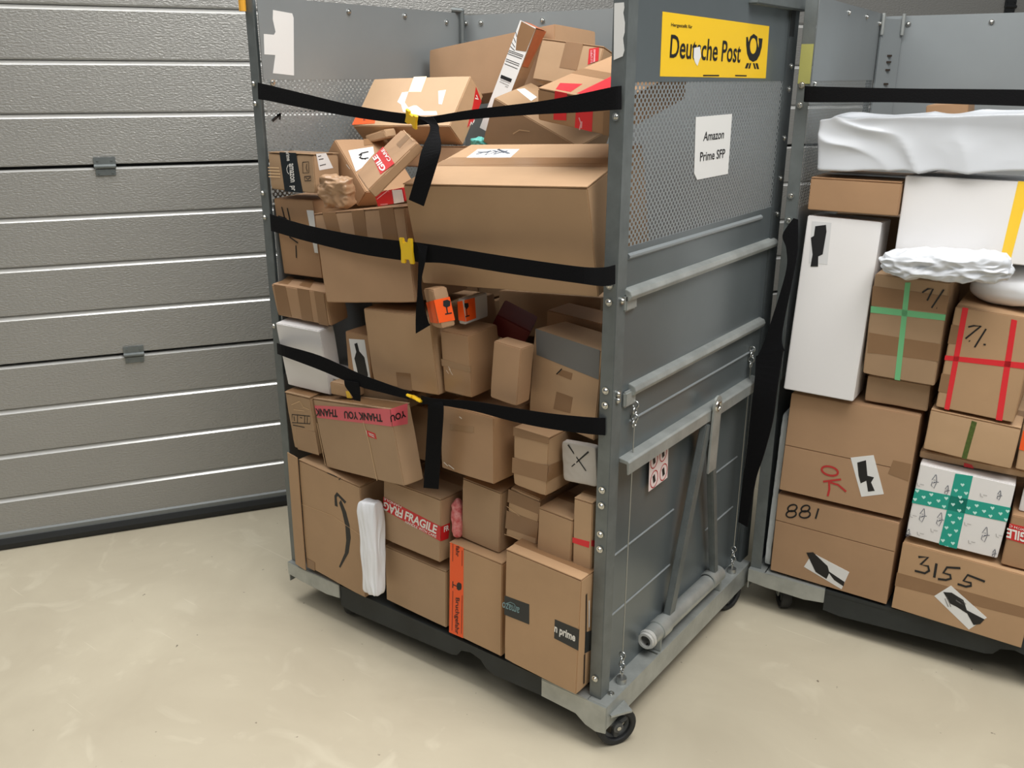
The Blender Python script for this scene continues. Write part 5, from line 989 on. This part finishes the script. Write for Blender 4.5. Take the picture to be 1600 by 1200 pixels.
# key: (object name, label, category, material, wear, flap face, group)
L1, L2 = 'parcels in the middle container', 'parcels in the container at the edge'
CB = 'cardboard_box'
INFO = {
    'smile': (CB, 'big brown box with black curved arrow, bottom left corner of the load', 'box', kraft(0), .003, 'T'),
    'under_fragile': (CB, 'plain brown box on the deck underneath the red FRAGILE taped box', 'box', kraft(1), .0015, 'T'),
    'fragile': (CB, 'brown box wrapped in red FRAGILE tape, beside the white plastic mailer', 'box', kraft(1), .0025, 'T'),
    'orange_tape': (CB, 'brown box on the deck with orange Bruchgefahr warning tape down its edge', 'box', kraft(2), .0015, 'T'),
    'over_orange': (CB, 'upright plain brown box standing on the orange taped box', 'box', kraft(1), .002, 'T'),
    'prime': (CB, 'large brown box with two black printed labels at the bottom right of the load', 'box', kraft(2), .002, 'T'),
    'crumpled': (CB, 'crumpled taped brown box squeezed on top of the black labelled box', 'box', kraft(5), .007, None),
    'brown_small': (CB, 'small square brown box between crumpled box and narrow red taped box', 'box', kraft(0), .002, 'T'),
    'tall_red': (CB, 'narrow upright brown box with one red tape band beside the post', 'box', kraft(5), .0015, 'T'),
    'glossy': (CB, 'glossy reddish brown box with clear tape right of the lowest strap end', 'box', kraft(3, 1), .003, None),
    'taped': (CB, 'tall battered brown box with shiny tape bands left of the X envelope', 'box', kraft(0), .006, 'T'),
    'behind_thanks': (CB, 'brown box half hidden behind the lowest hanging strap end', 'box', kraft(4), .002, None),
    'thanks': (CB, 'leaning brown box with pink THANK YOU tape printed upside down', 'box', kraft(1), .003, 'T'),
    'print_left': (CB, 'worn brown box with printed symbols left of the THANK YOU box', 'box', kraft(6), .005, 'T'),
    'white_box': (CB, 'flat white box with rounded edge, crossed by the lowest strap', 'box', M['whitecard'], .002, None),
    'stripes_left': (CB, 'long brown box with vertical tape stripes lying above the flat white box', 'box', kraft(4), .005, None),
    'label_box': (CB, 'narrow brown box with white label blacked out, beside the flat white box', 'box', kraft(3), .002, None),
    'centre_big': (CB, 'large plain brown box in the middle of the load above the yellow buckle', 'box', kraft(0), .003, None),
    'tape_mid': (CB, 'brown box with tape scuffs standing below the two orange fragile labels', 'box', kraft(3, 1), .003, None),
    'narrow_mid': (CB, 'slim upright brown box leaning left of the grey banded box', 'box', kraft(4), .003, None),
    'right_mid': (CB, 'tilted brown box with wide grey tape band near the right post', 'box', kraft(5), .002, None),
    'flap_box': (CB, 'plain brown box in shadow rising behind the grey banded box', 'box', kraft(3), .002, None),
    'dark_inner': (CB, 'brown box deep in shadow under the biggest box', 'box', kraft(6), .002, None),
    'orange_fragile': (CB, 'little brown box with orange glass symbol beside the hanging strap end', 'box', kraft(3), .003, None),
    'white_fragile': (CB, 'little white box with orange glass symbol label on its end', 'box', M['greycard'], .002, None),
    'dark_red': (CB, 'dark red box tipped over in the shadow above the slim upright box', 'box', M['redbox'], .002, None),
    'big_top': (CB, 'biggest brown box with white label on top, held by the middle strap', 'box', kraft(0), .003, 'T'),
    'striped': (CB, 'brown box with three tape stripes hanging over its upper edge', 'box', kraft(4), .003, 'T'),
    'left_under': (CB, 'brown box with black marker strokes under the black taped box', 'box', kraft(3), .002, None),
    'black_tape': (CB, 'worn brown box with black printed tape at the upper left', 'box', kraft(6), .006, 'T'),
    'address': (CB, 'thin brown box standing on its corner with white address label', 'box', kraft(3), .004, None),
    'tilted_fragile': (CB, 'small brown box tilted on edge with red FRAGILE tape across it', 'box', kraft(3), .005, None),
    'red_white': (CB, 'small red box with a white patch under the tilted boxes', 'box', M['redprint'], .002, None),
    'upper_tilt': (CB, 'sloping brown box with torn white label remnants behind the top strap', 'box', kraft(5), .002, None),
    'upper_low': (CB, 'brown box lying in shade below the sloping torn label box', 'box', kraft(4), .002, 'T'),
    'long_back': (CB, 'long plain brown box leaning on the back panel at the top', 'box', kraft(4), .002, None),
    'tall_white': (CB, 'tall thin parcel with white printed face and rust brown tape', 'box', kraft(3), .002, None),
    'sticker': (CB, 'brown box with brown tape and small red FRAGILE sticker near the top', 'box', kraft(0), .002, 'T'),
    'red_tapes': (CB, 'brown box with two red tapes behind the top strap near the right post', 'box', kraft(3), .002, 'T'),
    'triangle': (CB, 'tipped brown box with corner up and small white label, behind the biggest box', 'box', kraft(6), .002, None),
    'side_mini': (CB, 'little brown box between flat white box and short strap end', 'box', kraft(0), .002, None),
    'mid_mini': (CB, 'low brown box in the shade behind the THANK YOU box', 'box', kraft(6), .002, None),
    'white_mini': ('white_carton', 'small white carton glimpsed behind the lowest strap', 'box', M['whitecard'], .001, None),
    'printed_mini': (CB, 'tiny brown box with a printed end behind the white address label', 'box', kraft(5), .002, None),
    'silver_long': ('wrapped_parcel', 'long parcel wrapped in white plastic film under the top strap', 'parcel', M['polysilver'], 0, None),
    'flat_brown': (CB, 'flat plain brown box on top of the tall white box', 'box', kraft(3), .0015, 'T'),
    'white_tall': (CB, 'tall upright white box with blacked out label', 'box', M['whitecard'], .0015, None),
    'white_yellow': (CB, 'wide white box with yellow tape strip', 'box', M['whitecard'], .0015, None),
    'green_tape': (CB, 'brown box crossed with light green tape and marked with a seven', 'box', kraft(1), .003, None),
    'under_green': (CB, 'plain low brown box beneath the light green taped box', 'box', kraft(1), .003, None),
    'red_tape': (CB, 'brown box with red tape lattice and marker number', 'box', kraft(2), .002, None),
    'green_strip': (CB, 'brown box with one dark green tape strip', 'box', kraft(5), .003, 'T'),
    'red_arrow': (CB, 'thin brown box with red patch lying on the heart taped box', 'box', kraft(5), .002, None),
    'orange_edge': (CB, 'brown box with orange label right of the dark green strip', 'box', kraft(5), .002, None),
    'hearts': (CB, 'white printed box crossed with teal heart tape', 'box', M['whitecard'], .002, None),
    'fragile_edge': (CB, 'brown box with upside down red FRAGILE tape right of the heart taped box', 'box', kraft(3), .002, None),
    'white_edge': ('white_carton', 'white carton on the upside down FRAGILE box', 'box', M['whitecard'], .001, None),
    'ok_box': (CB, 'brown box marked OK in red with blacked out label', 'box', kraft(4), .002, 'F0.47'),
    'n881': (CB, 'brown box marked 881 in black at the bottom of the load', 'box', kraft(4), .002, 'F0.66'),
    'n3155': (CB, 'brown box marked 3155 with blacked out label', 'box', kraft(2), .002, 'F0.44'),
    'back_brown': (CB, 'orange brown box top peeping out behind the long white wrapped parcel', 'box', kraft(3), .002, None),
    'bag_mailer': ('plastic_mailer', 'white crumpled plastic mailer squeezed upright beside the curved arrow box', 'mailer', M['polywhite'], 0, None),
    'bag_x': ('padded_envelope', 'white padded envelope with a black X beside the post', 'envelope', M['greycard'], 0, None),
    'bag_pink': ('wrapped_roll', 'red and pink speckled wrapped roll above the orange warning tape', 'parcel', M['pinkfoil'], 0, None),
    'bag_kraft': ('paper_bag_parcel', 'crumpled brown paper and film packet beside the black taped box', 'packet', M['kraftpaper'], 0, None),
    'bag_turq': ('plastic_packet', 'little turquoise plastic packet behind the biggest box', 'packet', M['turq'], 0, None),
    'bag_silver': ('plastic_mailer', 'crumpled silvery white plastic mailer lying on the light green taped box', 'mailer', M['polysilver'], 0, None),
    'bag_white': ('plastic_mailer', 'smooth white plastic mailer lying on the red lattice box', 'mailer', M['polywhite'], 0, None),
    'bag_bubble': ('bubble_wrap_sheet', 'flat bubble wrapped packet standing between post and brown boxes', 'packet', M['bubble'], 0, None),
}
BAGS = {'bag_mailer': (.010, (28, 20, 4.5), .2, 0), 'bag_x': (.002, (20, 20, 20), .16, 0), 'bag_pink': (.004, (30, 30, 30), .7, 0), 'bag_kraft': (.013, (16, 16, 34), .45, 0),
        'bag_turq': (.006, (40, 40, 40), .7, 0), 'bag_silver': (.014, (13, 10, 32), .5, 0), 'bag_white': (.010, (5, 5, 8), .75, 0), 'bag_bubble': (.002, (30, 30, 30), .12, 0),
        'silver_long': (.002, (6, 5, 7), .05, .014)}
CART2 = {'silver_long', 'flat_brown', 'white_tall', 'white_yellow', 'green_tape', 'under_green', 'red_tape', 'green_strip', 'red_arrow', 'orange_edge', 'hearts', 'fragile_edge', 'white_edge',
         'ok_box', 'n881', 'n3155', 'back_brown', 'bag_silver', 'bag_white', 'bag_bubble'}
OBJ = {'panel': cart, 'low': cart, 'left': cart, 'post': cart}
CEN = {k: (Vector(v[0]) if k in OBJ else Vector((0, 0, 0))) for k, v in BOX.items()}
for key, (c, e, d) in BOX.items():
    if key in OBJ:
        continue
    nm, lab, cat, m, wear, flap = INFO[key]
    g = L2 if key in CART2 else L1
    d = list(d)
    if key in BAGS:
        a, fr, ee, fo = BAGS[key]
        o = link(nm, bag_mesh(nm, d, a, fr, ee, 64 if key in ('silver_long', 'bag_silver') else 32, fo), m)
    else:
        FT = 0.0025
        bd, off = Vector(d), Vector((0, 0, 0))
        if flap == 'T':
            bd.z -= FT
            off.z = -FT / 2
        elif flap and flap[0] == 'F':
            bd.y -= FT
            off.y = FT / 2
        me = carton_mesh(nm, bd, wear * 0.55)
        if off.length:
            me.transform(Matrix.Translation(off))
        o = link(nm, me, m)
        if flap == 'T':
            for s in (-1, 1):
                ya, yb = (-d[1] / 2 + 0.0005, -0.0012) if s < 0 else (0.0012, d[1] / 2 - 0.0005)
                MB().box(-d[0] / 2 + 0.001, d[0] / 2 - 0.001, ya, yb, d[2] / 2 - FT, d[2] / 2).build('flap', m, o, bevel=0.0008)
            MB().box(-d[0] / 2 - 0.0005, d[0] / 2 + 0.0005, -0.024, 0.024, d[2] / 2, d[2] / 2 + 0.0003).build('seam_tape', M['tape'], o)
        elif flap and flap[0] == 'F':
            zs = -d[2] / 2 + d[2] * float(flap[1:])
            for za, zb in ((-d[2] / 2 + 0.0006, zs - 0.001), (zs + 0.001, d[2] / 2 - 0.0006)):
                MB().box(-d[0] / 2 + 0.0006, d[0] / 2 - 0.0006, -d[1] / 2, -d[1] / 2 + FT, za, zb).build('flap', m, o, bevel=0.0008)
    o.location = c
    o.rotation_euler = Euler(e, 'XYZ')
    tag(o, lab, cat, g)
    OBJ[key] = o
for lb, (x0, x1, y0, y1, z0, z1) in zip(('curved arrow box', 'orange warning tape', 'flat white box', 'slim upright box', 'three striped box'), ((-1.12, -0.62, 0.36, 0.86, 0.145, 0.60), (-0.60, -0.09, 0.36, 0.86, 0.145, 0.62), (-1.10, -0.63, 0.33, 0.84, 0.605, 1.02), (-0.61, -0.10, 0.34, 0.85, 0.625, 0.915),
                                (-1.09, -0.64, 0.30, 0.84, 1.025, 1.30))):
    o = link(CB, carton_mesh(CB, (x1 - x0, y1 - y0, z1 - z0), .0015), kraft(6))  # added filler box, keeps light out of the middle container's gaps
    o.location = ((x0 + x1) / 2, (y0 + y1) / 2, (z0 + z1) / 2)
    tag(o, 'plain brown filler box added to darken the gaps behind the ' + lb, 'box', 'filler boxes added to darken the gaps')
for lb, (x0, x1, y0, y1, z0, z1) in zip(('tall white box', 'OK marked box', 'heart taped box'), ((0.07, 0.62, 0.32, 0.84, 0.715, 1.24), (0.07, 0.52, 0.34, 0.84, 0.145, 0.71), (0.54, 1.10, 0.34, 0.84, 0.145, 0.68))):
    o = link(CB, carton_mesh(CB, (x1 - x0, y1 - y0, z1 - z0), .0015), kraft(6))  # filler box added to the edge container so its gaps turn dark
    o.location = Vector(CX2) + Matrix.Rotation(CY2, 3, 'Z') @ Vector(((x0 + x1) / 2, (y0 + y1) / 2, (z0 + z1) / 2))
    o.rotation_euler = (0, 0, CY2)
    tag(o, 'plain brown filler box added to darken the gaps behind the ' + lb, 'box', 'filler boxes added to darken the gaps')
# opened flap wing of the big box with the curved arrow, folded out before the post
fw = MB().prism([(-0.183, -0.196), (-0.133, -0.200), (-0.133, 0.196), (-0.180, 0.200)], 'y', -0.1445, -0.1415).build('side_flap', kraft(0), OBJ['smile'], bevel=0.0008)

# ------------------------------------------------------------------ prints, tapes, labels and lettering on the faces
NAMED = {}


def place(key, f, uv, h):
    a, c, n, s = AXN[f]
    p = [0, 0, 0]
    p[a], p[c], p[n] = uv[0], uv[1], s * (DIM[key][n] / 2 + h)
    return CEN[key] + Vector(p)


def parent_of(key, par):
    if not par:
        return OBJ[key]
    b, _, i = par.partition('.')
    return NAMED[(key, b)][int(i or 0)]


BOLD = {'FRAGILE', 'FRAG', 'THANK', 'THANK YOU', 'YOU', 'GILE', 'n prime', 'FR'}


def text_mesh(txt):
    cu = bpy.data.curves.new('t', 'FONT')
    cu.body = txt
    cu.resolution_u = 3
    cu.offset = 0.03 if txt in BOLD else 0.012
    o = bpy.data.objects.new('t', cu)
    C.objects.link(o)
    dg = bpy.context.evaluated_depsgraph_get()
    me = bpy.data.meshes.new_from_object(o.evaluated_get(dg))
    bpy.data.objects.remove(o)
    bpy.data.curves.remove(cu)
    return me


for mk in MARKS:
    if mk[0] == 'Q':
        _, key, f, name, m, pts, lift, par, lab = mk
        h = 0.0006 + 0.0005 * lift
        n = len(pts)
        v = [place(key, f, p, h) for p in pts] + [place(key, f, p, 0.0) for p in pts]
        fs = [tuple(range(n))] + [(i, (i + 1) % n, (i + 1) % n + n, i + n) for i in range(n)]
        me = bpy.data.meshes.new(name)
        me.from_pydata(v, [], fs)
        if n > 5:
            bm = bmesh.new()
            bm.from_mesh(me)
            bmesh.ops.triangulate(bm, faces=[x for x in bm.faces if len(x.verts) > 4])
            bm.to_mesh(me)
            bm.free()
        o = link(name, me, M[m], parent_of(key, par))
        if not par:
            NAMED.setdefault((key, name), []).append(o)
    elif mk[0] == 'K':
        _, key, f, name, m, lines, wd, lift, par = mk
        h = 0.0006 + 0.0005 * lift
        b = MB()
        for ln in lines:
            P = [Vector(p) for p in ln]
            L_, R_ = [], []
            for i, p in enumerate(P):
                t = (P[min(i + 1, len(P) - 1)] - P[max(i - 1, 0)])
                t = t.normalized() if t.length > 1e-9 else Vector((1, 0))
                nn = Vector((-t.y, t.x)) * wd / 2
                L_.append(p + nn)
                R_.append(p - nn)
            k = len(P)
            b.add([place(key, f, p, h) for p in L_ + R_], [(i, i + 1, i + 1 + k, i + k) for i in range(k - 1)])
        me = bpy.data.meshes.new(name)
        me.from_pydata(b.v, [], b.f)
        link(name, me, M[m], parent_of(key, par))
    else:
        _, key, f, name, m, txt, tr, lift, par = mk
        h = 0.0008 + 0.0005 * lift
        me = text_mesh(txt)
        xs = [v.co.x for v in me.vertices]
        ys = [v.co.y for v in me.vertices]
        x0, x1, yt = min(xs), max(xs), max(ys)
        for v in me.vertices:
            a, q = (v.co.x - x0) / (x1 - x0), v.co.y / yt
            v.co = place(key, f, (tr[0] + a * tr[2] + q * tr[4], tr[1] + a * tr[3] + q * tr[5]), h)
        link(name, me, M[m], parent_of(key, par))
# black X drawn on the padded envelope
ev = OBJ['bag_x']
dx, dz = DIM['bag_x'][0], DIM['bag_x'][2]
b = MB()
for p, q in (((-0.30, 0.44), (0.20, -0.14)), ((0.30, 0.36), (-0.22, -0.10))):
    p, q = Vector((p[0] * dx, p[1] * dz)), Vector((q[0] * dx, q[1] * dz))
    nn = Vector((-(q - p).y, (q - p).x)).normalized() * 0.0022
    y = -DIM['bag_x'][1] / 2 - 0.0005
    b.add([(v.x, y, v.y) for v in (p + nn, p - nn, q - nn * 0.6, q + nn * 0.6)], [(0, 1, 2, 3)])
b.build('marker_cross', M['ink'], ev)

# ------------------------------------------------------------------ straps
def ribbon(name, st, m, parent=None, sub=5, th=0.0022):
    # Catmull-Rom through the stations
    def cr(a, b_, c, d, t):
        return 0.5 * ((2 * b_) + (c - a) * t + (2 * a - 5 * b_ + 4 * c - d) * t * t + (3 * b_ - a - 3 * c + d) * t ** 3)
    T = [Vector(s[0]) for s in st]
    Bt = [Vector(s[1]) for s in st]
    tops, bots = [], []
    n = len(st)
    for i in range(n - 1):
        for k in range(sub):
            t = k / sub
            g = lambda P: cr(P[max(i - 1, 0)], P[i], P[i + 1], P[min(i + 2, n - 1)], t)
            tops.append(g(T))
            bots.append(g(Bt))
    tops.append(T[-1])
    bots.append(Bt[-1])
    k = len(tops)
    v, f = [], []
    for i in range(k):
        tg = (tops[min(i + 1, k - 1)] + bots[min(i + 1, k - 1)] - tops[max(i - 1, 0)] - bots[max(i - 1, 0)])
        wv = (tops[i] - bots[i])
        nn = tg.cross(wv)
        nn = nn.normalized() if nn.length > 1e-9 else Vector((0, -1, 0))
        if nn.y > 0:
            nn = -nn
        v += [tops[i] + nn * th / 2, bots[i] + nn * th / 2, bots[i] - nn * th / 2, tops[i] - nn * th / 2]
    for i in range(k - 1):
        a, c = i * 4, (i + 1) * 4
        for j in range(4):
            f.append((a + j, c + j, c + (j + 1) % 4, a + (j + 1) % 4))
    f += [(0, 1, 2, 3), (k * 4 - 1, k * 4 - 2, k * 4 - 3, k * 4 - 4)]
    me = bpy.data.meshes.new(name)
    me.from_pydata(v, [], f)
    return link(name, me, m, parent)


def buckle(parent, loc, rot):
    b = MB()
    w_, h_, t = 0.042, 0.062, 0.007
    # H shaped slider: two cross bars joined by a body with notches at top and bottom
    pl = [(-w_ / 2, -h_ / 2), (-w_ / 2 + 0.014, -h_ / 2), (-w_ / 2 + 0.015, -h_ / 2 + 0.010), (w_ / 2 - 0.015, -h_ / 2 + 0.010), (w_ / 2 - 0.013, -h_ / 2), (w_ / 2, -h_ / 2),
          (w_ / 2 - 0.002, 0), (w_ / 2, h_ / 2), (w_ / 2 - 0.013, h_ / 2), (w_ / 2 - 0.015, h_ / 2 - 0.010), (-w_ / 2 + 0.015, h_ / 2 - 0.010), (-w_ / 2 + 0.014, h_ / 2), (-w_ / 2, h_ / 2), (-w_ / 2 + 0.003, 0)]
    b.prism(pl, 'y', -t / 2, t / 2)
    o = b.build('buckle', M['buckle'], parent, bevel=0.0015)
    o.location = loc
    o.rotation_euler = rot
    return o


SL = {'s1': ('black webbing strap across the top of the load with yellow buckle', (0.3, 0.45, -0.05)), 's2': ('black webbing strap over the biggest box with yellow buckle', (0.05, -0.03, 0.02)),
      's3': ('black webbing strap lowest of three, with yellow buckle beneath the middle box', (1.15, 0.35, 0.3))}
for i, k in enumerate(('s1', 's2', 's3')):
    root = empty('cargo_strap', BUCKLE['b%d' % (i + 1)])
    off = -Vector(BUCKLE['b%d' % (i + 1)])
    tag(root, SL[k][0], 'strap', 'straps across the loads')
    def rb(name, key):
        o = ribbon(name, [[list(Vector(a) + off), list(Vector(b) + off)] for a, b in STRAP[key]], M['webbing'], root)
        return o
    rb('webbing', k + 'L')
    rb('webbing', k + 'R')
    rb('loose_end', k + 'T')
    if k == 's3':
        rb('loose_end', 's3E')
    bo = buckle(root, (0, 0, 0), SL[k][1])
    if k == 's1':
        bo.scale = (0.95, 1, 0.55)
o = ribbon('cargo_strap', STRAP['c2'], M['webbing'])
tag(o, 'black webbing strap above the long white wrapped parcel', 'strap', 'straps across the loads')
hs = ribbon('cargo_strap', STRAP['h1'], M['webbing'], sub=6, th=0.004)
tag(hs, 'bunched black strap hanging loose in the gap between the two containers', 'strap')
ribbon('loose_end', STRAP['h2'], M['webbing'], hs, sub=6, th=0.006)
